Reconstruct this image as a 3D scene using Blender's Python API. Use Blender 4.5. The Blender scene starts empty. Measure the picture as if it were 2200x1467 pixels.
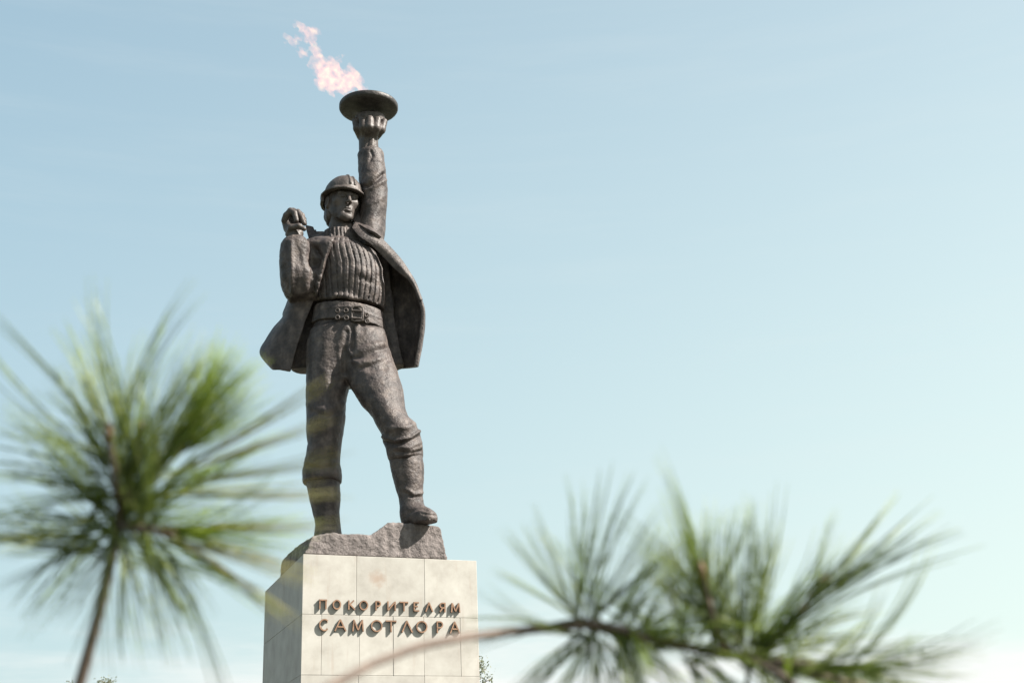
import bpy, bmesh, math, random
import numpy as np
from mathutils import Vector, Matrix

# ------------------------------------------------------------------ camera, sky, sun, exposure
scene = bpy.context.scene
col = scene.collection
R = math.radians
CAM_Z = 1.6
FPX = 2872.6                      # focal length in pixels of a 2200 px wide frame
PITCH, ROLL = R(20.842), R(-2.225)
_right = np.array([1.0, 0, 0])
_up = np.array([0, -math.sin(PITCH), math.cos(PITCH)])
FWD = np.array([0, math.cos(PITCH), math.sin(PITCH)])
CR = math.cos(ROLL) * _right + math.sin(ROLL) * _up
CU = -math.sin(ROLL) * _right + math.cos(ROLL) * _up
CAM = np.array([0, 0, CAM_Z])

cd = bpy.data.cameras.new('camera')
cam = bpy.data.objects.new('camera', cd)
col.objects.link(cam)
M3 = Matrix((CR, CU, -FWD)).transposed()
cam.matrix_world = Matrix.Translation(Vector(CAM)) @ M3.to_4x4()
cd.sensor_width = 36.0
cd.lens = FPX / 2200 * 36.0
cd.clip_start = 0.05
cd.clip_end = 6000
cd.dof.use_dof = True
cd.dof.focus_distance = 28.3
cd.dof.aperture_fstop = 6.8
scene.camera = cam

SUN_AZ, SUN_EL = R(79), R(42)     # azimuth to the right of straight behind the camera
SUN = np.array([math.sin(SUN_AZ) * math.cos(SUN_EL), -math.cos(SUN_AZ) * math.cos(SUN_EL), math.sin(SUN_EL)])
ld = bpy.data.lights.new('sun', 'SUN')
ld.energy = 5.0
ld.angle = R(0.5)
ld.color = (1.0, 0.945, 0.86)
sun = bpy.data.objects.new('sun', ld)
sun.rotation_euler = Vector(SUN).to_track_quat('Z', 'Y').to_euler()
sun.location = (20, -10, 30)
col.objects.link(sun)

world = bpy.data.worlds.new('World')
scene.world = world
world.use_nodes = True
wn = world.node_tree.nodes
wl = world.node_tree.links
wn.clear()


def N(nodes, typ, **kw):
    n = nodes.new(typ)
    for k, v in kw.items():
        setattr(n, k, v)
    return n


wo = N(wn, 'ShaderNodeOutputWorld')
bg = N(wn, 'ShaderNodeBackground')
bg.inputs['Strength'].default_value = 0.05
sky = N(wn, 'ShaderNodeTexSky', sky_type='NISHITA')
sky.sun_disc = False
sky.sun_elevation = SUN_EL
sky.sun_rotation = math.atan2(SUN[0], SUN[1])
sky.altitude = 50
sky.air_density = 1.0
sky.dust_density = 2.0
sky.ozone_density = 1.0
# low bank of thin cloud near the horizon
tc = N(wn, 'ShaderNodeTexCoord')
sep = N(wn, 'ShaderNodeSeparateXYZ')
wl.new(tc.outputs['Generated'], sep.inputs[0])
mp = N(wn, 'ShaderNodeMapping')
mp.inputs['Scale'].default_value = (2.2, 2.2, 13.0)
wl.new(tc.outputs['Generated'], mp.inputs['Vector'])
nz = N(wn, 'ShaderNodeTexNoise')
nz.inputs['Scale'].default_value = 2.2
nz.inputs['Detail'].default_value = 5
nz.inputs['Roughness'].default_value = 0.55
wl.new(mp.outputs[0], nz.inputs['Vector'])
# cloud amount = smoothstep(elevation falling) + noise
mr = N(wn, 'ShaderNodeMapRange')
mr.inputs['From Min'].default_value = 0.26
mr.inputs['From Max'].default_value = 0.05
mr.inputs['To Min'].default_value = -0.75
mr.inputs['To Max'].default_value = 0.45
mr.clamp = True
wl.new(sep.outputs['Z'], mr.inputs['Value'])
ad = N(wn, 'ShaderNodeMath', operation='ADD')
wl.new(mr.outputs[0], ad.inputs[0])
wl.new(nz.outputs['Fac'], ad.inputs[1])
ss = N(wn, 'ShaderNodeMapRange', interpolation_type='SMOOTHSTEP')
ss.inputs['From Min'].default_value = 0.31
ss.inputs['From Max'].default_value = 0.85
wl.new(ad.outputs[0], ss.inputs['Value'])
cm = N(wn, 'ShaderNodeMixRGB', blend_type='MIX')
cm.inputs['Color2'].default_value = (6.9, 7.0, 6.8, 1)
wl.new(ss.outputs[0], cm.inputs['Fac'])
# milky haze: thicker and whiter towards the horizon, a little brighter towards the sun
veil = N(wn, 'ShaderNodeMixRGB', blend_type='MIX')
vf = N(wn, 'ShaderNodeMapRange')
vf.inputs['From Min'].default_value = 0.0
vf.inputs['From Max'].default_value = 1.0
vf.inputs['To Min'].default_value = 1.0
vf.inputs['To Max'].default_value = 0.25
wl.new(sep.outputs['Z'], vf.inputs['Value'])
wl.new(vf.outputs[0], veil.inputs['Fac'])
vc = N(wn, 'ShaderNodeValToRGB')
vc.color_ramp.elements[0].position = 0.10
vc.color_ramp.elements[0].color = (0.54, 0.652, 0.62, 1)
vc.color_ramp.elements[1].position = 0.55
vc.color_ramp.elements[1].color = (0.372, 0.535, 0.605, 1)
wl.new(sep.outputs['Z'], vc.inputs['Fac'])
dt = N(wn, 'ShaderNodeVectorMath', operation='DOT_PRODUCT')
dt.inputs[1].default_value = tuple(SUN)
wl.new(tc.outputs['Generated'], dt.inputs[0])
gl = N(wn, 'ShaderNodeMath', operation='MAXIMUM')
gl.inputs[1].default_value = -0.4
wl.new(dt.outputs['Value'], gl.inputs[0])
aur = N(wn, 'ShaderNodeVectorMath', operation='SCALE')
aur.inputs[0].default_value = (0.36, 0.32, 0.20)
wl.new(gl.outputs[0], aur.inputs['Scale'])
va = N(wn, 'ShaderNodeVectorMath', operation='ADD')
wl.new(vc.outputs[0], va.inputs[0])
wl.new(aur.outputs[0], va.inputs[1])
vm = N(wn, 'ShaderNodeVectorMath', operation='SCALE')
vm.inputs['Scale'].default_value = 10.0
wl.new(va.outputs[0], vm.inputs[0])
wl.new(vm.outputs[0], veil.inputs['Color2'])
wl.new(sky.outputs[0], veil.inputs['Color1'])
mp2 = N(wn, 'ShaderNodeMapping')
mp2.inputs['Scale'].default_value = (1.6, 1.6, 16.0)
mp2.inputs['Rotation'].default_value = (0.04, 0.0, 0.3)
wl.new(tc.outputs['Generated'], mp2.inputs['Vector'])
nz3 = N(wn, 'ShaderNodeTexNoise')
nz3.inputs['Scale'].default_value = 2.6
nz3.inputs['Detail'].default_value = 6
nz3.inputs['Roughness'].default_value = 0.6
wl.new(mp2.outputs[0], nz3.inputs['Vector'])
st3 = N(wn, 'ShaderNodeMapRange', interpolation_type='SMOOTHSTEP')
st3.inputs['From Min'].default_value = 0.45
st3.inputs['From Max'].default_value = 0.75
st3.inputs['To Max'].default_value = 0.08
wl.new(nz3.outputs['Fac'], st3.inputs['Value'])
cir = N(wn, 'ShaderNodeMixRGB', blend_type='MIX')
cir.inputs['Color2'].default_value = (5.6, 6.0, 6.0, 1)
wl.new(st3.outputs[0], cir.inputs['Fac'])
wl.new(veil.outputs[0], cir.inputs['Color1'])
wl.new(cir.outputs[0], cm.inputs['Color1'])
wl.new(cm.outputs[0], bg.inputs['Color'])
wl.new(bg.outputs[0], wo.inputs[0])

scene.view_settings.view_transform = 'Standard'
scene.view_settings.look = 'None'
scene.view_settings.exposure = 1.55
scene.view_settings.gamma = 1.0
scene.view_settings.use_curve_mapping = False
scene.render.engine = 'CYCLES'
scene.cycles.use_denoising = True
scene.cycles.max_bounces = 6
scene.cycles.volume_bounces = 0
scene.cycles.transparent_max_bounces = 16

rng = np.random.default_rng(7)
random.seed(7)


# ------------------------------------------------------------------ pixel <-> place
def ray(px, py):
    return FWD + (px - 1100) / FPX * CR - (py - 733.5) / FPX * CU


# pedestal frame: front-left top corner, front direction, inward direction
PA = np.array([-4.298, 26.2, 5.652 + CAM_Z])
YAW = R(21.193)
PT = np.array([math.cos(YAW), math.sin(YAW), 0])
PN = np.array([-math.sin(YAW), math.cos(YAW), 0])
PW, PD, PH = 3.633, 4.025, PA[2]
Y0 = 27.9                         # depth of the figure's middle


def S(px, py, dy=0.0):
    r = ray(px, py)
    t = (Y0 + dy) / r[1]
    return CAM + r * t


def mpp(p):
    """metres per pixel at a place"""
    return float(np.dot(np.asarray(p) - CAM, FWD)) / FPX


def F(px, py, off=0.0):
    """on the pedestal's front plane (off metres in front): returns (s, h) along it"""
    r = ray(px, py)
    t = np.dot(PA - PN * off - CAM, PN) / np.dot(r, PN)
    q = CAM + r * t - PA
    return float(np.dot(q, PT)), float(q[2])


def proj(V):
    q = V - CAM
    d = q @ FWD
    return 1100 + FPX * (q @ CR) / d, 733.5 - FPX * (q @ CU) / d


# ------------------------------------------------------------------ object helpers
def tag(o, label=None, cat=None, group=None, kind=None):
    if label: o['label'] = label
    if cat: o['category'] = cat
    if group: o['group'] = group
    if kind: o['kind'] = kind
    return o


def empty(name, loc, label=None, cat=None, group=None):
    o = bpy.data.objects.new(name, None)
    o.location = Vector(loc)
    o.empty_display_size = 0.3
    col.objects.link(o)
    return tag(o, label, cat, group)


def mesh_obj(name, V, Fc, mat, parent=None, smooth=True):
    """V in world coordinates"""
    me = bpy.data.meshes.new(name)
    V = np.asarray(V, float)
    if parent is not None:
        off = np.zeros(3)
        p = parent
        while p is not None:
            off += np.array(p.location)
            p = p.parent
        V = V - off
    if isinstance(Fc, np.ndarray):
        k = Fc.shape[1]
        me.vertices.add(len(V))
        me.vertices.foreach_set('co', V.astype(np.float32).ravel())
        me.loops.add(Fc.size)
        me.loops.foreach_set('vertex_index', Fc.astype(np.int32).ravel())
        me.polygons.add(len(Fc))
        me.polygons.foreach_set('loop_start', np.arange(0, Fc.size, k, dtype=np.int32))
        me.update(calc_edges=True)
    else:
        me.from_pydata([tuple(v) for v in V], [], Fc)
        me.update()
    me.validate()
    if smooth:
        me.polygons.foreach_set('use_smooth', np.ones(len(me.polygons), bool))
    me.materials.append(mat)
    o = bpy.data.objects.new(name, me)
    col.objects.link(o)
    o.parent = parent
    return o


# ------------------------------------------------------------------ materials
def mat(name):
    m = bpy.data.materials.new(name)
    m.use_nodes = True
    nt = m.node_tree
    return m, nt.nodes, nt.links, nt.nodes['Principled BSDF']


def ramp(nodes, stops):
    r = nodes.new('ShaderNodeValToRGB')
    cr = r.color_ramp
    while len(cr.elements) < len(stops):
        cr.elements.new(0.5)
    for e, (p, c) in zip(cr.elements, stops):
        e.position = p
        e.color = (*c, 1)
    return r


def bronze(name, stops, bump_scale=9.0, bump=0.06, rough=0.5, fine=45.0, spec=0.3):
    m, n, l, b = mat(name)
    g = n.new('ShaderNodeNewGeometry')
    n1 = N(n, 'ShaderNodeTexNoise'); n1.inputs['Scale'].default_value = bump_scale * 0.35
    n1.inputs['Detail'].default_value = 7; n1.inputs['Roughness'].default_value = 0.65
    n2 = N(n, 'ShaderNodeTexNoise'); n2.inputs['Scale'].default_value = bump_scale
    n2.inputs['Detail'].default_value = 6; n2.inputs['Roughness'].default_value = 0.7
    n3 = N(n, 'ShaderNodeTexVoronoi'); n3.inputs['Scale'].default_value = fine * 0.35
    for q in (n1, n2, n3):
        l.new(g.outputs['Position'], q.inputs['Vector'])
    rp = ramp(n, stops)
    l.new(n1.outputs['Fac'], rp.inputs['Fac'])
    # rain streaks running down the casting
    mpv = N(n, 'ShaderNodeMapping'); mpv.inputs['Scale'].default_value = (5.0, 5.0, 0.55)
    n5 = N(n, 'ShaderNodeTexNoise'); n5.inputs['Scale'].default_value = 1.3; n5.inputs['Detail'].default_value = 5
    l.new(g.outputs['Position'], mpv.inputs['Vector']); l.new(mpv.outputs[0], n5.inputs['Vector'])
    sk = N(n, 'ShaderNodeMapRange'); sk.inputs['From Min'].default_value = .35; sk.inputs['From Max'].default_value = .68
    sk.inputs['To Min'].default_value = .70; sk.inputs['To Max'].default_value = 1.25
    l.new(n5.outputs['Fac'], sk.inputs['Value'])
    mk = N(n, 'ShaderNodeMixRGB', blend_type='MULTIPLY'); mk.inputs['Fac'].default_value = 1
    l.new(rp.outputs[0], mk.inputs['Color1']); l.new(sk.outputs[0], mk.inputs['Color2'])
    l.new(mk.outputs[0], b.inputs['Base Color'])
    a = N(n, 'ShaderNodeMath', operation='MULTIPLY_ADD')
    l.new(n3.outputs['Distance'], a.inputs[0]); a.inputs[1].default_value = 0.35
    l.new(n2.outputs['Fac'], a.inputs[2])
    bp = N(n, 'ShaderNodeBump'); bp.inputs['Distance'].default_value = bump
    bp.inputs['Strength'].default_value = 0.8
    l.new(a.outputs[0], bp.inputs['Height'])
    l.new(bp.outputs[0], b.inputs['Normal'])
    rr = N(n, 'ShaderNodeMapRange')
    rr.inputs['To Min'].default_value = rough - 0.1; rr.inputs['To Max'].default_value = rough + 0.15
    l.new(n2.outputs['Fac'], rr.inputs['Value']); l.new(rr.outputs[0], b.inputs['Roughness'])
    b.inputs['Specular IOR Level'].default_value = spec
    return m


BR = bronze('statue_bronze', [(0.3, (0.033, 0.028, 0.028)), (0.5, (0.064, 0.052, 0.049)), (0.7, (0.122, 0.099, 0.088))], 13, 0.024, 0.48, 45, .26)
BR_SMOOTH = bronze('statue_bronze_smooth', [(0.3, (0.042, 0.035, 0.033)), (0.7, (0.098, 0.080, 0.071))], 10, 0.014, 0.46)
BR_DARK = bronze('torch_dark_bronze', [(0.3, (0.022, 0.020, 0.020)), (0.7, (0.055, 0.047, 0.044))], 6, 0.015, 0.45)  # darker bronze tone over the whole torch bowl
ROCK = bronze('cast_rock', [(0.25, (0.095, 0.081, 0.077)), (0.5, (0.165, 0.143, 0.136)), (0.78, (0.23, 0.20, 0.19))], 20, 0.075, 0.75, 26, 0.25)


def slab_mat():
    m, n, l, b = mat('pale_stone_slab')
    g = n.new('ShaderNodeNewGeometry')
    oi = n.new('ShaderNodeObjectInfo')
    n1 = N(n, 'ShaderNodeTexNoise'); n1.inputs['Scale'].default_value = 2.2; n1.inputs['Detail'].default_value = 8
    n1.inputs['Roughness'].default_value = 0.65
    n2 = N(n, 'ShaderNodeTexNoise'); n2.inputs['Scale'].default_value = 110; n2.inputs['Detail'].default_value = 4
    mpn = N(n, 'ShaderNodeMapping'); mpn.inputs['Scale'].default_value = (3.0, 3.0, 0.35)
    n3 = N(n, 'ShaderNodeTexNoise'); n3.inputs['Scale'].default_value = 3.0; n3.inputs['Detail'].default_value = 5
    l.new(g.outputs['Position'], n1.inputs['Vector']); l.new(g.outputs['Position'], n2.inputs['Vector'])
    l.new(g.outputs['Position'], mpn.inputs['Vector']); l.new(mpn.outputs[0], n3.inputs['Vector'])
    rp = ramp(n, [(0.32, (0.292, 0.275, 0.246)), (0.5, (0.345, 0.328, 0.296)), (0.68, (0.388, 0.373, 0.34))])
    l.new(n1.outputs['Fac'], rp.inputs['Fac'])
    # slab to slab tint
    mr_ = N(n, 'ShaderNodeMapRange'); mr_.inputs['To Min'].default_value = 0.90; mr_.inputs['To Max'].default_value = 1.06
    l.new(oi.outputs['Random'], mr_.inputs['Value'])
    mu = N(n, 'ShaderNodeMixRGB', blend_type='MULTIPLY'); mu.inputs['Fac'].default_value = 1
    l.new(rp.outputs[0], mu.inputs['Color1']); l.new(mr_.outputs[0], mu.inputs['Color2'])
    # vertical dirt streaks
    st = N(n, 'ShaderNodeMapRange'); st.inputs['From Min'].default_value = 0.6; st.inputs['From Max'].default_value = 0.85
    st.inputs['To Max'].default_value = 0.5
    l.new(n3.outputs['Fac'], st.inputs['Value'])
    m2 = N(n, 'ShaderNodeMixRGB'); m2.inputs['Color2'].default_value = (0.27, 0.21, 0.17, 1)
    l.new(st.outputs[0], m2.inputs['Fac']); l.new(mu.outputs[0], m2.inputs['Color1'])
    # rust stain below an old fixing, a place on the stone
    s_, h_ = F(812, 1244)
    c = PA + PT * s_ + np.array([0, 0, h_])
    vs = N(n, 'ShaderNodeVectorMath', operation='SUBTRACT'); vs.inputs[1].default_value = tuple(c)
    l.new(g.outputs['Position'], vs.inputs[0])
    sc_ = N(n, 'ShaderNodeVectorMath', operation='MULTIPLY'); sc_.inputs[1].default_value = (4.6, 4.6, 4.2)
    l.new(vs.outputs[0], sc_.inputs[0])
    ln = N(n, 'ShaderNodeVectorMath', operation='LENGTH'); l.new(sc_.outputs[0], ln.inputs[0])
    n4 = N(n, 'ShaderNodeTexNoise'); n4.inputs['Scale'].default_value = 9; n4.inputs['Detail'].default_value = 5
    l.new(g.outputs['Position'], n4.inputs['Vector'])
    ma = N(n, 'ShaderNodeMath', operation='MULTIPLY_ADD'); ma.inputs[1].default_value = 1.3
    l.new(n4.outputs['Fac'], ma.inputs[0]); l.new(ln.outputs['Value'], ma.inputs[2])
    sr = N(n, 'ShaderNodeMapRange', interpolation_type='SMOOTHSTEP')
    sr.inputs['From Min'].default_value = 1.65; sr.inputs['From Max'].default_value = 0.75
    sr.inputs['To Max'].default_value = 0.5
    l.new(ma.outputs[0], sr.inputs['Value'])
    m3 = N(n, 'ShaderNodeMixRGB'); m3.inputs['Color2'].default_value = (0.22, 0.125, 0.075, 1)
    l.new(sr.outputs[0], m3.inputs['Fac']); l.new(m2.outputs[0], m3.inputs['Color1'])
    l.new(m3.outputs[0], b.inputs['Base Color'])
    bp = N(n, 'ShaderNodeBump'); bp.inputs['Distance'].default_value = 0.002; bp.inputs['Strength'].default_value = 0.6
    l.new(n2.outputs['Fac'], bp.inputs['Height']); l.new(bp.outputs[0], b.inputs['Normal'])
    b.inputs['Roughness'].default_value = 0.7
    b.inputs['Specular IOR Level'].default_value = 0.3
    return m


SLAB = slab_mat()


def plain(name, c, rough=0.8, metallic=0.0, noise=None):
    m, n, l, b = mat(name)
    b.inputs['Base Color'].default_value = (*c, 1)
    b.inputs['Roughness'].default_value = rough
    b.inputs['Metallic'].default_value = metallic
    if noise:
        g = n.new('ShaderNodeNewGeometry')
        q = N(n, 'ShaderNodeTexNoise'); q.inputs['Scale'].default_value = noise; q.inputs['Detail'].default_value = 6
        l.new(g.outputs['Position'], q.inputs['Vector'])
        rp = ramp(n, [(0.3, tuple(x * 0.65 for x in c)), (0.7, tuple(min(1, x * 1.3) for x in c))])
        l.new(q.outputs['Fac'], rp.inputs['Fac']); l.new(rp.outputs[0], b.inputs['Base Color'])
    return m


MORTAR = plain('mortar', (0.30, 0.275, 0.245), 0.9, 0, 12)
COPPER = plain('copper_letter_face', (0.215, 0.125, 0.078), 0.45, 0.2, 14)
COPPER_SIDE = plain('copper_letter_shaded_side', (0.045, 0.032, 0.028), 0.55, 0.2, 14)  # shade on the letter walls painted in as a darker copper

# ------------------------------------------------------------------ ground
gv = [(-900, -400, 0), (900, -400, 0), (900, 1600, 0), (-900, 1600, 0)]
GROUND = plain('dry_grass_ground', (0.055, 0.06, 0.03), 0.95, 0, 3)
tag(mesh_obj('ground', gv, [(0, 1, 2, 3)], GROUND, smooth=False), kind='structure')
px0, px1, py0, py1 = -14, 9, 17, 42
tag(mesh_obj('paved_plaza', [(px0, py0, .004), (px1, py0, .004), (px1, py1, .004), (px0, py1, .004)], [(0, 1, 2, 3)],
             plain('concrete_paving', (0.11, 0.105, 0.10), 0.9, 0, 2), smooth=False), kind='structure')


# ------------------------------------------------------------------ pedestal
def box_vf(bev, w, d, h):
    """bevelled box, origin at min corner, outer face at y=0"""
    bm = bmesh.new()
    bmesh.ops.create_cube(bm, size=1)
    for v in bm.verts:
        v.co = Vector(((v.co.x + .5) * w, (v.co.y + .5) * d, (v.co.z + .5) * h))
    bmesh.ops.bevel(bm, geom=bm.edges[:], offset=bev, segments=1, affect='EDGES')
    V = np.array([v.co[:] for v in bm.verts])
    Fc = [[v.index for v in f.verts] for f in bm.faces]
    bm.free()
    return V, Fc


ped_base = PA + PT * PW / 2 + PN * PD / 2
pedestal = empty('pedestal', (ped_base[0], ped_base[1], 0),
                 'tall cream stone slab pedestal with two rows of raised copper letters', 'pedestal')
TH = 0.09
GAP = 0.0034


def local(s, w, h):
    """pedestal frame -> world; h relative to its top"""
    return PA + PT * s + PN * w + np.array([0, 0, h])


# core
cv = []
for h in (-PH, -0.02):
    for s, w in ((TH, TH), (PW - TH, TH), (PW - TH, PD - TH), (TH, PD - TH)):
        cv.append(local(s, w, h))
mesh_obj('core', cv, [(0, 3, 2, 1), (4, 5, 6, 7), (0, 1, 5, 4), (1, 2, 6, 5), (2, 3, 7, 6), (3, 0, 4, 7)], MORTAR, pedestal, False)

jx = lambda xs, y: [F(x, y)[0] for x in xs]
h1 = -1.185
h2 = -2.345
rows_front = [(0, h1, jx([766, 912], 1250)), (h1, h2, jx([690, 772, 845, 911, 990], 1400)),
              (h2, -3.5, jx([770, 912], 1440)), (-3.5, -4.66, [.42, 1.22, 1.95, 2.6, 3.2]),
              (-4.66, -5.8, [1.2, 2.55]), (-5.8, -PH, [.42, 1.22, 1.95, 2.6])]
rows_side = [(0, h1, [2.0]), (h1, h2, [1.15, 2.65]), (h2, -3.5, [1.9]), (-3.5, -4.66, [1.15, 2.65]),
             (-4.66, -5.8, [2.0]), (-5.8, -PH, [1.15, 2.65])]


def slab_wall(rows, length, to_world, ends):
    for (ha, hb, js) in rows:
        xs = [0.0 if ends else TH + .002] + list(js) + [length if ends else length - TH - .002]
        for a, b in zip(xs[:-1], xs[1:]):
            g0 = GAP / 2 if a > TH + .01 else 0
            g1 = GAP / 2 if b < length - TH - .01 else 0
            w, h = b - a - g0 - g1, ha - hb - GAP
            V, Fc = box_vf(0.006, w, TH - .002, h)
            jit = rng.uniform(-.003, .003)
            V2 = [to_world(a + g0 + v[0], v[1] + jit + .003, hb + GAP / 2 + v[2]) for v in V]
            mesh_obj('slab', V2, Fc, SLAB, pedestal, False)


slab_wall(rows_front, PW, lambda u, w, h: local(u, w, h), True)
slab_wall(rows_side, PD, lambda u, w, h: local(w, PD - u, h), False)
slab_wall(rows_side, PD, lambda u, w, h: local(PW - w, u, h), False)
slab_wall(rows_front, PW, lambda u, w, h: local(PW - u, PD - w, h), True)
# top slabs
for (a, b) in ((TH, 1.2), (1.2, 2.45), (2.45, PW - TH)):
    V, Fc = box_vf(.006, b - a - .01, PD - 2 * TH - .01, .06)
    mesh_obj('top_slab', [local(a + .005 + v[0], TH + .005 + v[1], -.068 + v[2]) for v in V], Fc, SLAB, pedestal, False)


# raised letters
def stroke_prism(pts, w0, w1, z0, z1):
    """polyline strip prism; closed strip between offset curves"""
    P = np.array(pts, float)
    n = len(P)
    T = np.gradient(P, axis=0)
    T /= np.linalg.norm(T, axis=1)[:, None] + 1e-9
    Nn = np.stack([-T[:, 1], T[:, 0]], 1)
    W = np.linspace(w0, w1, n)[:, None] / 2
    L, Rr = P + Nn * W, P - Nn * W
    V, Fc = [], []
    for i in range(n):
        V += [(*L[i], z0), (*Rr[i], z0), (*L[i], z1), (*Rr[i], z1)]
    for i in range(n - 1):
        a, b = 4 * i, 4 * i + 4
        Fc += [(a + 2, a + 3, b + 3, b + 2), (a, b, b + 1, a + 1), (a, a + 2, b + 2, b), (a + 1, b + 1, b + 3, a + 3)]
    Fc += [(0, 1, 3, 2), (4 * n - 4, 4 * n - 2, 4 * n - 1, 4 * n - 3)]
    return V, Fc


def arc(cx, cy, rx, ry, a0, a1, n=20):
    return [(cx + rx * math.cos(R(a0 + (a1 - a0) * i / n)), cy + ry * math.sin(R(a0 + (a1 - a0) * i / n))) for i in range(n + 1)]


LET = {  # strokes in a unit cell, x 0..1, y 0..1
    'П': [[(.12, 0), (.12, 1)], [(.88, 0), (.88, 1)], [(.0, .94), (1, .94)]],
    'О': [arc(.5, .5, .45, .46, 90, 450, 28)],
    'К': [[(.15, 0), (.15, 1)], [(.2, .48), (.82, 1)], [(.3, .55), (.95, 0)]],
    'Р': [[(.2, 0), (.2, 1)], [(.2, .95), (.55, .95)] + arc(.52, .70, .36, .25, 85, -85, 10) + [(.2, .45)]],
    'И': [[(.1, 0), (.1, 1)], [(.9, 0), (.9, 1)], [(.12, .05), (.88, .95)]],
    'Т': [[(.5, 0), (.5, .95)], [(0, .94), (1, .94)]],
    'Е': [[(.15, 0), (.15, 1)], [(.15, .94), (.95, .94)], [(.15, .52), (.75, .52)], [(.15, .06), (.98, .06)]],
    'Л': [[(.02, 0), (.48, 1)], [(.46, .98), (.98, 0)]],
    'Я': [[(.85, 0), (.85, 1)], [(.85, .95), (.5, .95)] + arc(.48, .70, .36, .25, 95, 265, 10) + [(.85, .45)], [(.5, .45), (.08, 0)]],
    'М': [[(.05, 0), (.14, 1)], [(.14, .98), (.5, .1)], [(.5, .1), (.86, .98)], [(.86, 1), (.95, 0)]],
    'С': [arc(.55, .5, .47, .47, 48, 312, 20)],
    'А': [[(.0, 0), (.5, 1)], [(.48, .98), (1, 0)], [(.2, .36), (.8, .36)]],
}
Q = lambda x, y: (640 + x / 5.5, 1180 + y / 5.5)
row1 = [('П', 250, 345), ('О', 415, 510), ('К', 590, 680), ('О', 730, 830), ('Р', 910, 985), ('И', 1055, 1160), ('Т', 1205, 1305),
        ('Е', 1365, 1435), ('Л', 1510, 1595), ('Я', 1670, 1750), ('М', 1810, 1915)]
row2 = [('С', 250, 370), ('А', 440, 570), ('М', 645, 780), ('О', 865, 1000), ('Т', 1040, 1165), ('Л', 1230, 1355), ('О', 1400, 1530),
        ('Р', 1630, 1720), ('А', 1800, 1910)]
LZ0, LZ1 = 0.005, 0.052          # stand-off and front of the letters
for rown, (items, ya, yb, hgt) in enumerate(((row1, 588, 632, 112), (row2, 818, 850, 140))):
    for ch, xa, xb in items:
        tt = (xa - 250) / 1660
        yt = ya + (yb - ya) * tt
        s0, ht = F(*Q(xa, yt), LZ1)
        s1, _ = F(*Q(xb, yt), LZ1)
        _, hb = F(*Q((xa + xb) / 2, yt + hgt), LZ1)
        w, h = s1 - s0, ht - hb
        V, Fc = [], []
        for k, st in enumerate(LET[ch]):
            pts = [(s0 + x * w, hb + y * h) for x, y in st]
            if ch == 'О':
                pts = pts[:-1] + [pts[0]]
            sw = 0.027
            v, f = stroke_prism(pts, sw, sw, LZ0, LZ1 + .0025 * k)
            o = len(V)
            V += v
            Fc += [tuple(i + o for i in q) for q in f]
        # fixing pins back into the stone
        for (x, y) in ((LET[ch][0][0][0], LET[ch][0][0][1]), (LET[ch][-1][-1][0], LET[ch][-1][-1][1])):
            v, f = stroke_prism([(s0 + x * w - .008, hb + (y * .8 + .1) * h), (s0 + x * w + .008, hb + (y * .8 + .1) * h)], .016, .016, -.004, LZ0 + .01)
            o = len(V)
            V += v
            Fc += [tuple(i + o for i in q) for q in f]
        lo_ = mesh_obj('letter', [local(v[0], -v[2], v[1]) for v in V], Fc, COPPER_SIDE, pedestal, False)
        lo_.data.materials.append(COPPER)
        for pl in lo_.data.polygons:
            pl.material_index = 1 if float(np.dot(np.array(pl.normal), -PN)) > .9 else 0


# ------------------------------------------------------------------ signed distance sculpting
def smin(a, b, k):
    if k <= 0:
        return np.minimum(a, b)
    h = np.maximum(k - np.abs(a - b), 0) / k
    return np.minimum(a, b) - h * h * k * 0.25


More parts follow.
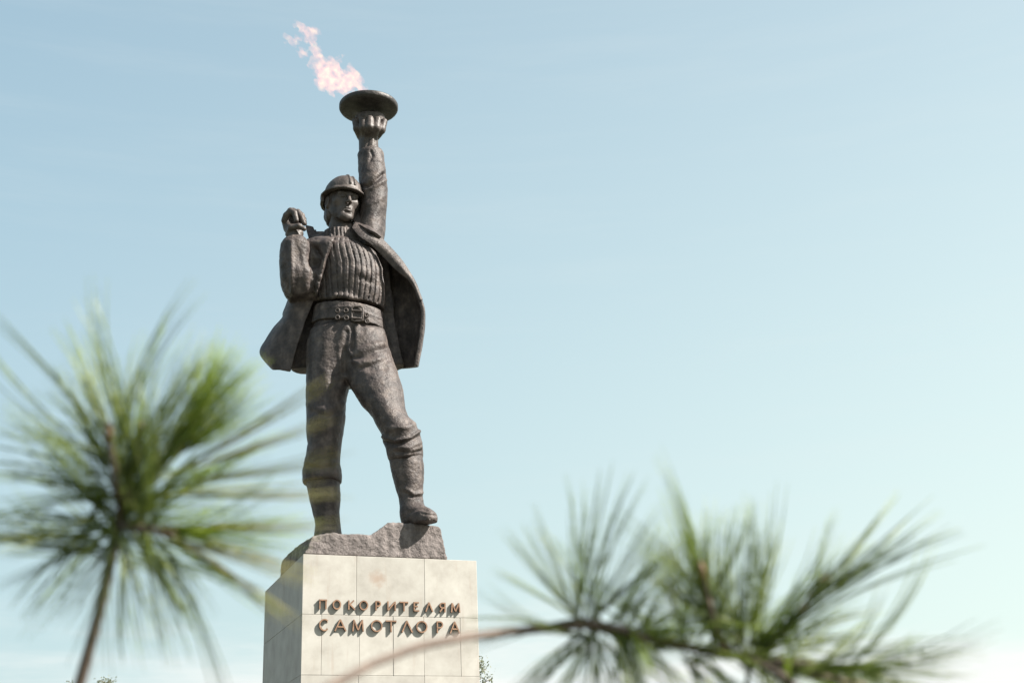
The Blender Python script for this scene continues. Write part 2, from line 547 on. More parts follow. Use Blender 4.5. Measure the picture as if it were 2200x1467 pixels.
class Clay:
    def __init__(self, lo, hi, vox):
        self.lo = np.array(lo, float); self.vox = vox
        self.n = np.ceil((np.array(hi) - self.lo) / vox).astype(int) + 1
        self.ax = [(self.lo[i] + vox * np.arange(self.n[i])).astype(np.float32) for i in range(3)]
        self.d = np.full(tuple(self.n), 1.0, np.float32)

    def sub(self, lo, hi, pad):
        sl = []
        for i in range(3):
            a = int(np.floor((lo[i] - pad - self.lo[i]) / self.vox)); b = int(np.ceil((hi[i] + pad - self.lo[i]) / self.vox)) + 1
            sl.append(slice(max(a, 0), min(max(b, 0), int(self.n[i]))))
        sl = tuple(sl)
        x = self.ax[0][sl[0]][:, None, None]; y = self.ax[1][sl[1]][None, :, None]; z = self.ax[2][sl[2]][None, None, :]
        return sl, x, y, z

    def put(self, fn, lo, hi, k=0.05, cut=False, pad=None):
        pad = (0.12 + k) if pad is None else pad
        sl, x, y, z = self.sub(lo, hi, pad)
        if min(x.size, y.size, z.size) == 0:
            return
        d = fn(x, y, z).astype(np.float32)
        cur = self.d[sl]
        if cut:
            self.d[sl] = -smin(-cur, d, k)
        else:
            self.d[sl] = smin(cur, d, k)

    def cone(self, a, b, ra, rb, k=0.05, cut=False, ys=1.0):
        a = np.array(a, float); b = np.array(b, float)
        r = max(ra, rb)
        lo = np.minimum(a, b) - r * max(1, ys); hi = np.maximum(a, b) + r * max(1, ys)

        def fn(x, y, z):
            y_ = (y - a[1]) / ys + a[1]
            bb = b.copy(); bb[1] = (b[1] - a[1]) / ys + a[1]
            ba = bb - a
            L2 = float(ba @ ba) + 1e-9
            px, py, pz = x - a[0], y_ - a[1], z - a[2]
            t = np.clip((px * ba[0] + py * ba[1] + pz * ba[2]) / L2, 0, 1)
            return (np.sqrt((px - ba[0] * t) ** 2 + (py - ba[1] * t) ** 2 + (pz - ba[2] * t) ** 2) - (ra + (rb - ra) * t)) * min(1, ys)
        self.put(fn, lo, hi, k, cut)

    def ell(self, c, r, rot=None, k=0.05, cut=False):
        c = np.array(c, float); r = np.array(r, float)
        m = float(r.max())
        Rm = np.eye(3) if rot is None else np.array(rot)      # columns = local axes in world

        def fn(x, y, z):
            X, Y, Z = x - c[0], y - c[1], z - c[2]
            u = (X * Rm[0, 0] + Y * Rm[1, 0] + Z * Rm[2, 0]) / r[0]
            v = (X * Rm[0, 1] + Y * Rm[1, 1] + Z * Rm[2, 1]) / r[1]
            w = (X * Rm[0, 2] + Y * Rm[1, 2] + Z * Rm[2, 2]) / r[2]
            k0 = np.sqrt(u * u + v * v + w * w)
            k1 = np.sqrt((u / r[0]) ** 2 + (v / r[1]) ** 2 + (w / r[2]) ** 2) + 1e-6
            return k0 * (k0 - 1) / k1
        self.put(fn, c - m, c + m, k, cut)

    def loft(self, rows, k=0.06, tilt=0.0, e=2.0, extra=None, cut=False, grow=0.0, rnd=0.04):
        """rows: (py, xl, xr, dy, b) stacked horizontal ellipses: pixel outline, depth offset, depth radius in metres"""
        Zs, Xc, A, Yc, B = [], [], [], [], []
        for (py, xl, xr, dy, b) in rows:
            p, q = S(xl, py, dy), S(xr, py, dy)
            c = (p + q) / 2
            Zs.append(c[2]); Xc.append(c[0]); A.append((q[0] - p[0]) / 2 + grow); Yc.append(Y0 + dy); B.append(b + grow)
        o = np.argsort(Zs)
        Zs, Xc, A, Yc, B = [np.array(t)[o] for t in (Zs, Xc, A, Yc, B)]
        xm = Xc.mean()
        zt = abs(tilt) * A.max()
        lo = [min(Xc - A), min(Yc - B), Zs[0] - zt]; hi = [max(Xc + A), max(Yc + B), Zs[-1] + zt]

        def itp(zz, arr):
            # smooth interpolation
            return np.interp(zz, Zs, arr)

        def fn(x, y, z):
            if tilt:
                zz = z + tilt * (x - xm) + 0 * y
                zz = np.broadcast_to(zz, np.broadcast_shapes(x.shape, y.shape, z.shape))
            else:
                zz = z
            zf = zz
            xc, a, yc, b = [itp(zf, t).astype(np.float32) for t in (Xc, A, Yc, B)]
            u = np.abs(x - xc) / a; v = np.abs(y - yc) / b
            if e == 2.0:
                q = np.sqrt(u * u + v * v)
            else:
                q = (u ** e + v ** e) ** (1 / e)
            g = np.sqrt((u / a) ** 2 + (v / b) ** 2) / np.maximum(np.sqrt(u * u + v * v), 1e-4)
            d = (q - 1) / np.maximum(g, 1e-3)
            dz = np.maximum(Zs[0] - zf, zf - Zs[-1])
            d = -smin(-d, -(dz + 0 * d), rnd)
            if extra is not None:
                d = extra(x, y, z, d)
            return d
        self.put(fn, lo, hi, k, cut)

    def mesh(self):
        d = self.d; n = self.n
        s = d < 0
        # active cells
        cnt = np.zeros(tuple(n - 1), np.uint8)
        for i in (0, 1):
            for j in (0, 1):
                for k in (0, 1):
                    cnt += s[i:n[0] - 1 + i, j:n[1] - 1 + j, k:n[2] - 1 + k]
        act = (cnt > 0) & (cnt < 8)
        I = np.argwhere(act)
        idx = np.full(tuple(n - 1), -1, np.int32)
        idx[act] = np.arange(len(I))
        acc = np.zeros((len(I), 3), np.float64); num = np.zeros(len(I))
        corners = [(i, j, k) for i in (0, 1) for j in (0, 1) for k in (0, 1)]
        cv = {c: d[I[:, 0] + c[0], I[:, 1] + c[1], I[:, 2] + c[2]] for c in corners}
        for c in corners:
            for axn in range(3):
                if c[axn] == 0:
                    c2 = list(c); c2[axn] = 1; c2 = tuple(c2)
                    a, b = cv[c], cv[c2]
                    m = (a < 0) != (b < 0)
                    t = np.where(m, a / np.where(m, a - b, 1), 0)
                    p = np.array(c, float)[None, :].repeat(len(I), 0)
                    p[:, axn] = t
                    acc += p * m[:, None]; num += m
        V = self.lo + (I + acc / np.maximum(num, 1)[:, None]) * self.vox
        quads = []
        for axn in range(3):
            sl0 = [slice(None)] * 3; sl1 = [slice(None)] * 3
            sl0[axn] = slice(0, -1); sl1[axn] = slice(1, None)
            ch = s[tuple(sl0)] != s[tuple(sl1)]
            E = np.argwhere(ch)
            o1, o2 = [a for a in range(3) if a != axn]
            ok = (E[:, o1] > 0) & (E[:, o1] < n[o1] - 1) & (E[:, o2] > 0) & (E[:, o2] < n[o2] - 1)
            E = E[ok]
            q = []
            for (u, v) in ((-1, -1), (0, -1), (0, 0), (-1, 0)):
                c = E.copy(); c[:, o1] += u; c[:, o2] += v
                q.append(idx[c[:, 0], c[:, 1], c[:, 2]])
            q = np.stack(q, 1)
            ins = s[E[:, 0], E[:, 1], E[:, 2]]
            flip = ins if axn != 1 else ~ins
            q[~flip] = q[~flip][:, ::-1]
            quads.append(q)
        Qd = np.concatenate(quads)
        Qd = Qd[(Qd >= 0).all(1)]
        return V, Qd


def normals(V, Qd):
    a, b, c, d_ = V[Qd[:, 0]], V[Qd[:, 1]], V[Qd[:, 2]], V[Qd[:, 3]]
    fn = np.cross(c - a, d_ - b)
    n = np.zeros_like(V)
    for i in range(4):
        np.add.at(n, Qd[:, i], fn)
    return n / (np.linalg.norm(n, axis=1)[:, None] + 1e-12)


_tab = rng.random((32, 32, 32)).astype(np.float32)


def vnoise(P, scale):
    q = P * scale
    i = np.floor(q).astype(int); f = q - i
    f = f * f * (3 - 2 * f)
    r = 0
    for a in (0, 1):
        for b in (0, 1):
            for c in (0, 1):
                w = (f[:, 0] if a else 1 - f[:, 0]) * (f[:, 1] if b else 1 - f[:, 1]) * (f[:, 2] if c else 1 - f[:, 2])
                r = r + w * _tab[(i[:, 0] + a) % 32, (i[:, 1] + b) % 32, (i[:, 2] + c) % 32]
    return r * 2 - 1


def seg_dist(U, W, pts):
    best = np.full(len(U), 1e9)
    for (a, b) in zip(pts[:-1], pts[1:]):
        ax, ay = a; bx, by = b
        dx, dy = bx - ax, by - ay
        t = np.clip(((U - ax) * dx + (W - ay) * dy) / (dx * dx + dy * dy + 1e-9), 0, 1)
        best = np.minimum(best, np.hypot(U - ax - dx * t, W - ay - dy * t))
    return best


def sculpt(V, Qd, folds=(), rough=0.008, lumps=0.0):
    """push the surface along its normals: folds (polyline in outline pixels, half width, height) on the front side, plus casting roughness"""
    n = normals(V, Qd)
    disp = np.zeros(len(V))
    if folds:
        U, W = proj(V)
        front = np.clip(-(n[:, 1]) * 3 + 0.3, 0, 1)
        for pts, wd, amp in folds:
            dd = seg_dist(U, W, pts)
            disp += amp * np.exp(-(dd / wd) ** 2) * front
    if rough:
        disp += rough * (vnoise(V, 7.3) + 0.6 * vnoise(V + 3.1, 15.1))
    if lumps:
        disp += lumps * vnoise(V + 9.7, 2.6)
    return V + n * disp[:, None]


def bbox(pts, pad):
    P = np.array(pts)
    return P.min(0) - pad, P.max(0) + pad


def px_box(x0, y0, x1, y1, d0, d1, pad=.1):
    P = [S(x, y, d) for x in (x0, x1) for y in (y0, y1) for d in (d0, d1)]
    return bbox(P, pad)


root_loc = local(1.55, 1.2, 0)
statue = empty('worker_statue', root_loc,
               'dark bronze statue of a helmeted worker raising a torch bowl overhead', 'statue')

# ---- rock base
clay = Clay(local(0, 0, 0) + np.array([-1.4, -.3, -.05]), local(PW, 0, 0) + np.array([.2, 2.6, 1.2]), 0.03)


def rock_fn(x, y, z):
    X, Y = x - PA[0], y - PA[1]
    s = X * PT[0] + Y * PT[1]; w = X * PN[0] + Y * PN[1]
    h = z - PA[2]
    s0 = 0.03 + h * (0.05 + 0.40 * np.clip(1 - w / 1.1, 0, 1))
    s1 = 3.02 - 0.20 * h
    w0 = 0.03 + 0.06 * h
    top = 0.46 + 0.29 * np.clip((s - 1.42) / 0.36, 0, 1) - 0.035 * np.clip((s - 2.2) / .7, 0, 1) + 0 * w
    top = top - 0.10 * np.clip((0.5 - s) / .5, 0, 1)
    d = np.maximum(np.maximum(s0 - s, s - s1), np.maximum(w0 - w, w - (2.5 - .15 * h)))
    d = -smin(-d, -(h - top) * 0.9, 0.05)
    return np.maximum(d, -(h - .002))


clay.put(rock_fn, clay.lo, clay.lo + clay.n * clay.vox, 0)
V, Qd = clay.mesh()
n_ = normals(V, Qd)
side = (V[:, 2] > PA[2] + .03)
V = V + n_ * ((0.010 * vnoise(V, 3.1) + 0.010 * vnoise(V, 8.3) + .013 * vnoise(V, 17.0)) * side)[:, None]
mesh_obj('rock_base', V, Qd, ROCK, statue)

# ---- boots
clay = Clay(*px_box(640, 970, 950, 1160, -1.5, .6), 0.022)
clay.loft([(1024, 655, 731, .0, .38), (1043, 659, 730, .0, .37), (1073, 665, 732, .0, .34), (1100, 672, 729, .02, .30), (1127, 678, 731, .03, .29), (1150, 676, 735, .0, .3)])
z_r = S(705, 1150, 0)[2]
clay.cone(S(705, 1152, .1), S(702, 1168, -.35), .25, .2, .1)
clay.loft([(975, 834, 908, -.5, .36), (1002, 839, 910, -.5, .36), (1032, 846, 910, -.5, .34), (1053, 851, 908, -.5, .32), (1073, 857, 908, -.5, .30),
           (1092, 861, 911, -.52, .29), (1110, 864, 912, -.55, .29), (1124, 868, 912, -.55, .29)])
zs = S(885, 1119, -.6)[2]
clay.cone(S(886, 1100, -.6), S(920, 1112, -.88), .24, .19, .1)
clay.cone(S(884, 1112, -.55), S(919, 1118, -.86), .22, .19, .06)
clay.put(lambda x, y, z: (zs - z) + 0 * x + 0 * y, *px_box(850, 1080, 950, 1160, -1.4, -.1), 0.02, cut=True) if False else None
V, Qd = clay.mesh()
# flat soles
lm = V[:, 0] > S(800, 1100, -.5)[0]
U, W = proj(V)
V[:, 2] = np.where(lm, np.maximum(V[:, 2], zs - .10), V[:, 2])
lmf = [([(872, 1050), (890, 1062), (908, 1058)], 4, .03), ([(868, 1058), (888, 1070), (908, 1066)], 4, -.03), ([(878, 1070), (908, 1074)], 3, .02),
       ([(880, 1101), (900, 1090), (915, 1094)], 4, -.03), ([(905, 1101), (937, 1107)], 2.0, -.02)]
Vs = sculpt(V, Qd, lmf, .006, .012)
comp = lm
for keep, nm in ((~lm, 'boot'), (lm, 'boot')):
    f = Qd[keep[Qd].all(1)]
    u, inv = np.unique(f, return_inverse=True)
    mesh_obj(nm, Vs[u], inv.reshape(f.shape), BR, statue)

# ---- trousers
clay = Clay(*px_box(640, 660, 930, 1060, -1.15, .7), 0.024)
clay.loft([(685, 677, 822, 0, .48), (705, 672, 825, 0, .50), (722, 667, 829, 0, .53), (740, 662, 832, 0, .55), (776, 659, 836, 0, .55), (802, 672, 812, 0, .5), (824, 712, 778, 0, .4)], k=.12)
clay.loft([(715, 668, 748, .0, .52), (740, 662, 755, .0, .54), (776, 658, 758, -.02, .54), (805, 658, 756, -.03, .53), (835, 658, 749, -.05, .50), (868, 658, 741, -.07, .46),
           (903, 658, 741, -.1, .45), (930, 659, 737, -.1, .43), (953, 661, 733, -.06, .41), (975, 657, 731, -.03, .41), (993, 653, 731, 0, .43), (1003, 651, 733, 0, .45), (1026, 650, 735, 0, .46), (1038, 651, 734, 0, .44)], k=.12)
clay.loft([(718, 736, 826, .0, .5), (740, 738, 833, -.03, .54), (776, 742, 846, -.12, .54), (800, 746, 855, -.2, .54), (833, 754, 863, -.3, .52), (865, 774, 870, -.42, .49), (890, 796, 874, -.52, .46),
           (900, 803, 882, -.55, .45), (912, 809, 892, -.58, .45), (931, 820, 902, -.6, .44), (947, 822, 905, -.58, .43), (958, 828, 907, -.56, .42), (966, 830, 909, -.54, .42), (980, 833, 909, -.52, .42), (989, 836, 905, -.5, .40)], k=.12)
V, Qd = clay.mesh()
folds = [([(748, 690), (742, 715), (741, 740)], 9, .05), ([(757, 700), (758, 735), (756, 752)], 3.0, -.05), ([(765, 700), (768, 750)], 6, .02),
         ([(760, 762), (790, 745), (820, 738)], 7, .035), ([(757, 772), (785, 765), (810, 752), (830, 748)], 5, -.03), ([(760, 775), (790, 778), (815, 770)], 6, .03),
         ([(775, 790), (800, 782), (835, 772)], 5, -.03), ([(752, 752), (760, 775), (775, 785)], 5, .035),
         ([(738, 705), (728, 730), (733, 770), (735, 830)], 6, .02), ([(745, 715), (738, 760), (740, 800)], 6, -.05),
         ([(795, 790), (828, 786)], 8, -.035),
         ([(823, 938), (850, 946), (880, 941), (902, 925)], 4, .045), ([(823, 950), (850, 955), (885, 945), (905, 935)], 3.5, -.045),
         ([(845, 985), (870, 978), (905, 960)], 5, .04), ([(850, 960), (880, 962), (905, 950)], 4, .03), ([(840, 920), (875, 918), (895, 908)], 6, .03),
         ([(850, 970), (880, 972), (905, 968)], 3, -.035),
         ([(655, 1000), (690, 1005), (734, 998)], 4, -.03), ([(654, 1012), (690, 1018), (734, 1012)], 8, .02),
         ([(665, 870), (700, 880), (738, 868)], 7, .025), ([(668, 885), (705, 895), (738, 880)], 5, -.02),
         ([(700, 800), (705, 850), (700, 920)], 8, .02)]
V = sculpt(V, Qd, folds, .008, .022)
mesh_obj('trousers', V, Qd, BR, statue)

# ---- sweater with knitted ribs
TORSO = [(524, 694, 772, .05, .42), (528, 674, 792, .05, .50), (534, 662, 802, .03, .56), (542, 661, 809, 0, .60), (554, 664, 816, -.02, .62), (575, 670, 822, -.04, .62), (608, 676, 827, -.04, .60), (635, 675, 828, -.02, .57),
         (650, 672, 827, 0, .56), (658, 674, 825, 0, .54)]
clay = Clay(*px_box(640, 470, 850, 700, -.9, .9), 0.020)
clay.loft(TORSO, tilt=.12, k=.08)
clay.loft([(500, 695, 762, .0, .38), (516, 694, 762, -.02, .38), (530, 694, 764, -.03, .37), (545, 698, 768, -.03, .36)], k=.04)
V, Qd = clay.mesh()
n_ = normals(V, Qd)
U, W = proj(V)
cx = np.interp(W, [490, 520, 560, 620, 660], [738, 742, 752, 752, 750])
ang = np.arctan2((U - cx) * .0098, -(V[:, 1] - (Y0 + .02)))
front_soft = 1.0
ph = ang * 9.2 + .3 * vnoise(V, 1.2)
fr = np.abs(((ph / (math.pi / 2) * .9 + .1) % 1.0) - .5) * 2     # 1 at the groove
groove = np.clip((fr - .62) / .38, 0, 1) ** 1.5
neck = W < 513
phn = (ang * 5.2) % 1.0
gn = np.clip((np.abs(phn - .5) * 2 - .55) / .45, 0, 1)
flat_ = np.sqrt(np.clip(1 - n_[:, 2] ** 2, 0, 1)) ** 2
V = V - (n_ * [1, 1, 0]) * flat_[:, None] * (np.where(neck, gn * .045, groove * .045 * np.clip((W - 509) / 10, 0, 1)))[:, None]
V = V + n_ * (.03 * np.exp(-((W - 515) / 3.5) ** 2) * -1)[:, None]
folds = [([(700, 648), (722, 634), (745, 636), (770, 650)], 6, .055), ([(695, 656), (722, 645), (745, 648), (770, 658)], 4, -.04), ([(790, 655), (822, 668)], 5, .03),
         ([(765, 575), (790, 585), (815, 580)], 10, .025), ([(770, 595), (800, 605)], 7, -.02)]
V = sculpt(V, Qd, folds, .006, .012)
mesh_obj('sweater', V, Qd, BR, statue)

# ---- belt, buckle, eyelets
clay = Clay(*px_box(655, 630, 845, 740, -.95, .85), 0.018)
clay.loft([(667, 676, 823, 0, .55), (685, 673, 825, 0, .56), (705, 670, 827, 0, .57)], tilt=.13, k=0, rnd=.02, grow=.012)
V, Qd = clay.mesh()
n_ = normals(V, Qd)
V = sculpt(V, Qd, [([(680, 662), (750, 658), (820, 685)], 2.2, .012), ([(672, 691), (750, 689), (822, 709)], 2.2, .012)], .004)
belt = mesh_obj('belt', V, Qd, BR, statue)


def front_dy(Vs, px, py):
    u, w = proj(Vs)
    m = np.hypot(u - px, w - py) < 4
    return float(Vs[m][:, 1].min() - Y0) if m.any() else -.7


def ring(px, py, rx, ry, r, name, parent, rot=0.0, square=False):
    dy = front_dy(BELTV, px, py) - r * .4
    V, Fc = [], []
    n, m = 18, 6
    c = S(px, py, dy); k = mpp(c)
    for i in range(n):
        a = 2 * math.pi * i / n
        ca, sa = math.cos(a), math.sin(a)
        if square:
            q = max(abs(ca), abs(sa)); ca, sa = ca / q * .98, sa / q * .98
        base = np.array([ca * rx * k, 0, sa * ry * k])
        rad = np.array([math.cos(a), 0, math.sin(a)])
        base[1] = -base[0] * rot
        for j in range(m):
            b = 2 * math.pi * j / m
            V.append(c + base + rad * r * math.cos(b) + np.array([0, -1, 0]) * r * math.sin(b))
    for i in range(n):
        for j in range(m):
            Fc.append((i * m + j, i * m + (j + 1) % m, ((i + 1) % n) * m + (j + 1) % m, ((i + 1) % n) * m + j))
    return mesh_obj(name, V, Fc, BR_SMOOTH, parent)


BELTV = V
for (ex, ey) in ((725, 667), (743, 667), (725, 682), (744, 683), (788, 677), (789, 690)):
    ring(ex, ey, 4.2, 4.2, .018, 'eyelet', belt, rot=(ex - 748) * -.004)
ring(767.5, 674, 12, 17, .026, 'buckle', belt, rot=-.08, square=True)
for yy in (667, 683):
    c0, c1 = S(756, yy, front_dy(BELTV, 757, yy) - .03), S(777, yy + 1, front_dy(BELTV, 776, yy) - .03)
    cl = Clay(*bbox([c0, c1], .08), .012)
    cl.cone(c0, c1, .022, .018, 0)
    v, q = cl.mesh()
    mesh_obj('buckle_prong', v, q, BR_SMOOTH, belt)


# ---- jacket
def half(p0, p1, sign, dyp=-.6):
    """signed distance to the upright plane through two outline points: positive on the side to cut away"""
    a, b = S(*p0, dyp), S(*p1, dyp)
    d = (b - a)[[0, 2]]
    nrm = np.array([d[1], -d[0]]) / np.linalg.norm(d) * sign
    return lambda x, z: (x - a[0]) * nrm[0] + (z - a[2]) * nrm[1]


clay = Clay(*px_box(555, 305, 850, 810, -1.15, 1.1), 0.024)
# left front panel over the chest, ends in a crisp edge
hl = half((716, 512), (689, 600), -1)
hl2 = half((689, 600), (672, 650), -1)
grow_t = [(y, a, b, d, e) for (y, a, b, d, e) in TORSO]
PANEL = [(529, 650, 735, .05, .52), (534, 646, 760, .03, .60), (541, 644, 790, .0, .67), (550, 648, 800, -.02, .71), (575, 656, 810, -.04, .74), (608, 660, 815, -.04, .74), (650, 660, 815, 0, .71)]
clay.loft(PANEL, k=.05, extra=lambda x, y, z, d: np.maximum(d, np.maximum(hl(x, z), hl2(x, z))))
# back of the jacket
clay.loft([(495, 690, 790, .2, .40), (508, 660, 815, .2, .5), (530, 655, 828, .2, .62), (600, 655, 838, .22, .66), (700, 640, 850, .25, .66), (790, 625, 868, .3, .62)], k=.05,
          extra=lambda x, y, z, d: np.maximum(d, (Y0 + .22) - y))
# bent arm: shoulder to elbow, elbow to cuff
clay.cone(S(690, 548, .02), S(664, 612, -.2), .36, .36, .08)
clay.loft([(512, 622, 654, -.58, .20), (519, 611, 659, -.56, .28), (528, 605, 664, -.54, .34), (545, 603, 668, -.50, .38), (577, 602, 673, -.45, .42), (598, 602, 683, -.40, .46), (613, 604, 683, -.36, .46), (633, 613, 676, -.3, .42), (646, 622, 668, -.25, .36)], k=.05, e=2.5)
# hanging lower panel
clay.loft([(640, 640, 700, .55, .16), (700, 620, 700, .6, .16), (760, 605, 700, .62, .16), (786, 612, 690, .6, .14), (797, 640, 690, .6, .12)], k=.04)
# raised sleeve
clay.loft([(324, 771, 822, .12, .27), (331, 768, 825, .12, .30), (345, 770, 826, .12, .31), (385, 772, 831, .10, .34), (407, 775, 833, .08, .36), (440, 776, 832, .08, .37), (458, 774, 830, .08, .38), (486, 775, 828, .10, .42), (513, 780, 823, .12, .46), (545, 765, 818, .15, .5)], k=.06, tilt=-.10)
clay.loft([(478, 776, 826, .12, .40), (500, 766, 826, .12, .46), (530, 770, 822, .15, .5)], k=.08)
clay.cone(S(770, 468, .16), S(792, 492, .14), .17, .2, .05)
V, Qd = clay.mesh()
folds = [([(786, 402), (802, 393), (823, 375)], 3.5, -.06), ([(787, 408), (805, 400), (828, 388)], 4.5, .035), ([(779, 395), (800, 380), (822, 366)], 5, .02),
         ([(790, 440), (812, 430), (826, 420)], 6, .02), ([(800, 470), (812, 450), (815, 430)], 6, .02),
         ([(797, 325), (800, 335), (795, 345)], 3, -.03),
         ([(676, 535), (684, 552), (678, 570)], 7, -.10), ([(672, 575), (684, 595), (680, 612)], 5, .04), ([(668, 560), (672, 580), (668, 610)], 4, -.035),
         ([(655, 520), (680, 522), (712, 518)], 6, .02), ([(660, 530), (672, 545), (690, 560)], 5, .02),
         ([(626, 520), (627, 570), (628, 625)], 5, .045), ([(640, 540), (650, 580), (645, 620)], 7, -.02),
         ([(713, 516), (703, 555), (690, 598)], 2.4, .035),
         ([(618, 640), (645, 644), (672, 632)], 4, -.05), ([(614, 652), (640, 660), (655, 650)], 6, .02),
         ([(625, 690), (605, 740), (590, 780)], 8, .03), ([(610, 690), (585, 730), (580, 770)], 8, -.025),
         ([(640, 680), (628, 730), (612, 790)], 6, .03)]
V = sculpt(V, Qd, folds, .008, .022)
jacket = mesh_obj('jacket', V, Qd, BR, statue)


# right wing: a thick billowing sheet
def sheet(rows, thick, name, mt, parent, nu=26, nv=40, lump=.012):
    """rows of control points (px, py, dy); smooth grid, solid thickness"""
    P = np.array([[S(*c) for c in r] for r in rows])

    def resample(A, n):
        m = A.shape[0]
        t = np.linspace(0, m - 1, n)
        i = np.clip(np.floor(t).astype(int), 0, m - 2); f = (t - i)[:, None, None]
        a0 = A[np.clip(i - 1, 0, m - 1)]; a1 = A[i]; a2 = A[i + 1]; a3 = A[np.clip(i + 2, 0, m - 1)]
        return .5 * (2 * a1 + (a2 - a0) * f + (2 * a0 - 5 * a1 + 4 * a2 - a3) * f ** 2 + (3 * a1 - a0 - 3 * a2 + a3) * f ** 3)
    G = resample(P, nv)
    G = resample(G.transpose(1, 0, 2), nu).transpose(1, 0, 2)
    du = np.gradient(G, axis=1); dv = np.gradient(G, axis=0)
    nn = np.cross(du, dv); nn /= np.linalg.norm(nn, axis=2)[..., None] + 1e-9
    G = G + nn * (lump * (vnoise(G.reshape(-1, 3), 2.7) + .5 * vnoise(G.reshape(-1, 3), 6.0))).reshape(nv, nu, 1)
    A = (G + nn * thick / 2).reshape(-1, 3); B = (G - nn * thick / 2).reshape(-1, 3)
    V = np.concatenate([A, B]); o = len(A)
    Fc = []
    id_ = lambda i, j: i * nu + j
    for i in range(nv - 1):
        for j in range(nu - 1):
            a, b, c, d = id_(i, j), id_(i, j + 1), id_(i + 1, j + 1), id_(i + 1, j)
            Fc.append((a, b, c, d)); Fc.append((o + d, o + c, o + b, o + a))
    for i in range(nv - 1):
        for j in (0, nu - 1):
            a, d = id_(i, j), id_(i + 1, j)
            Fc.append((a, d, o + d, o + a) if j == 0 else (d, a, o + a, o + d))
    for j in range(nu - 1):
        for i in (0, nv - 1):
            a, b = id_(i, j), id_(i, j + 1)
            Fc.append((b, a, o + a, o + b) if i == 0 else (a, b, o + b, o + a))
    ob = mesh_obj(name, V, Fc, mt, parent)
    bv = ob.modifiers.new('soft_edges', 'BEVEL'); bv.width = thick * .3; bv.segments = 2; bv.limit_method = 'ANGLE'; bv.angle_limit = R(50)
    return ob


wing = []
for (y, xin, xout, dye) in ((512, 790, 819, -.10), (538, 800, 842, -.18), (567, 806, 868, -.22), (606, 812, 892, -.24), (636, 812, 903, -.24), (665, 812, 911, -.24), (695, 812, 911, -.24), (722, 815, 908, -.24), (755, 820, 903, -.24), (786, 828, 897, -.24)):
    w = xout - xin
    wing.append([(xin - 25, y + w * .05, .5), (xin + w * .35, y + w * .08, .55), (xin + w * .75, y + w * .06, .35), (xout - 3, y + 2, .06), (xout - 4, y, dye)])
sheet(wing, .085, 'jacket_wing', BR, jacket)
# hanging lower front panel on the bent-arm side, wrapping round to the back
skirt = []
for (y, xl, xr, dm) in ((632, 624, 676, -.22), (655, 615, 667, -.2), (672, 608, 660, -.2), (683, 606, 655, -.2), (705, 588, 649, -.22), (728, 574, 641, -.24), (751, 561, 634, -.26), (766, 564, 630, -.26), (790, 583, 624, -.26)):
    w = xr - xl
    skirt.append([(672, y - 6, .62), (xl + w * .45, y - 4, .58), (xl + 5, y, .38), (xl + 4, y + 1, .10), (xl + w * .28, y + 4, -.16), (xl + w * .72, y + 6, dm), (xr, y + 8, dm + .03)])
sheet(skirt, .085, 'jacket_skirt', BR, jacket, 36, 34, .01)
# collar and lapel turned back on the raised-arm side
lap = [[(757, 490, -.38), (760, 484, -.33), (763, 478, -.28)],
       [(765, 500, -.46), (772, 492, -.42), (779, 485, -.32)],
       [(775, 511, -.52), (786, 502, -.47), (796, 495, -.34)],
       [(795, 524, -.46), (806, 516, -.44), (815, 509, -.32)],
       [(818, 546, -.34), (832, 540, -.37), (843, 537, -.27)],
       [(850, 579, -.30), (860, 572, -.34), (868, 567, -.26)],
       [(882, 606, -.28), (887, 606, -.31), (891, 606, -.26)],
       [(901, 645, -.27), (904, 645, -.28), (907, 645, -.24)]]
sheet(lap, .045, 'lapel', BR, jacket, 12, 40, .008)
sheet([[(756, 467, -.02), (770, 462, .02), (786, 465, .06)], [(763, 480, -.24), (782, 481, -.2), (802, 487, -.1)], [(778, 488, -.42), (795, 491, -.4), (812, 502, -.3)], [(795, 497, -.5), (806, 502, -.48), (818, 511, -.4)]],
      .06, 'collar_tip', BR, jacket, 12, 16, .006)
# collar standing behind the other shoulder
sheet([[(657, 486, .1), (660, 500, .05), (664, 513, -.05)], [(673, 490, .12), (674, 502, .05), (677, 514, -.08)], [(678, 498, .05), (682, 506, 0), (688, 515, -.2)], [(700, 500, -.1), (702, 508, -.2), (704, 516, -.4)], [(714, 503, -.38), (715, 509, -.45), (716, 517, -.58)]],
      .08, 'collar', BR, jacket, 8, 20, .006)

# ---- body: head, neck, hands and the frame under the clothes, one mesh
parts_V, parts_Q = [], []


def add_part(V, Qd):
    o = sum(len(v) for v in parts_V)
    parts_V.append(V); parts_Q.append(Qd + o)


HY, HPIT, HROL = R(27), R(-3), R(-3)
HS = 1.03
hf = np.array([math.sin(HY) * math.cos(HPIT), -math.cos(HY) * math.cos(HPIT), math.sin(HPIT)])
hx = np.array([math.cos(HY), math.sin(HY), 0])
hz = np.cross(hx, hf) * -1
hz = np.cross(hf, hx) * -1 if np.cross(hf, hx)[2] < 0 else np.cross(hf, hx)
hx2 = hx * math.cos(HROL) + hz * math.sin(HROL); hz = hz * math.cos(HROL) - hx * math.sin(HROL); hx = hx2
HR = np.stack([hx, hf, hz], 1)
HC = S(737, 438, -.05)


def H(x, f, z):
    return HC + (hx * x + hf * f + hz * z) * HS


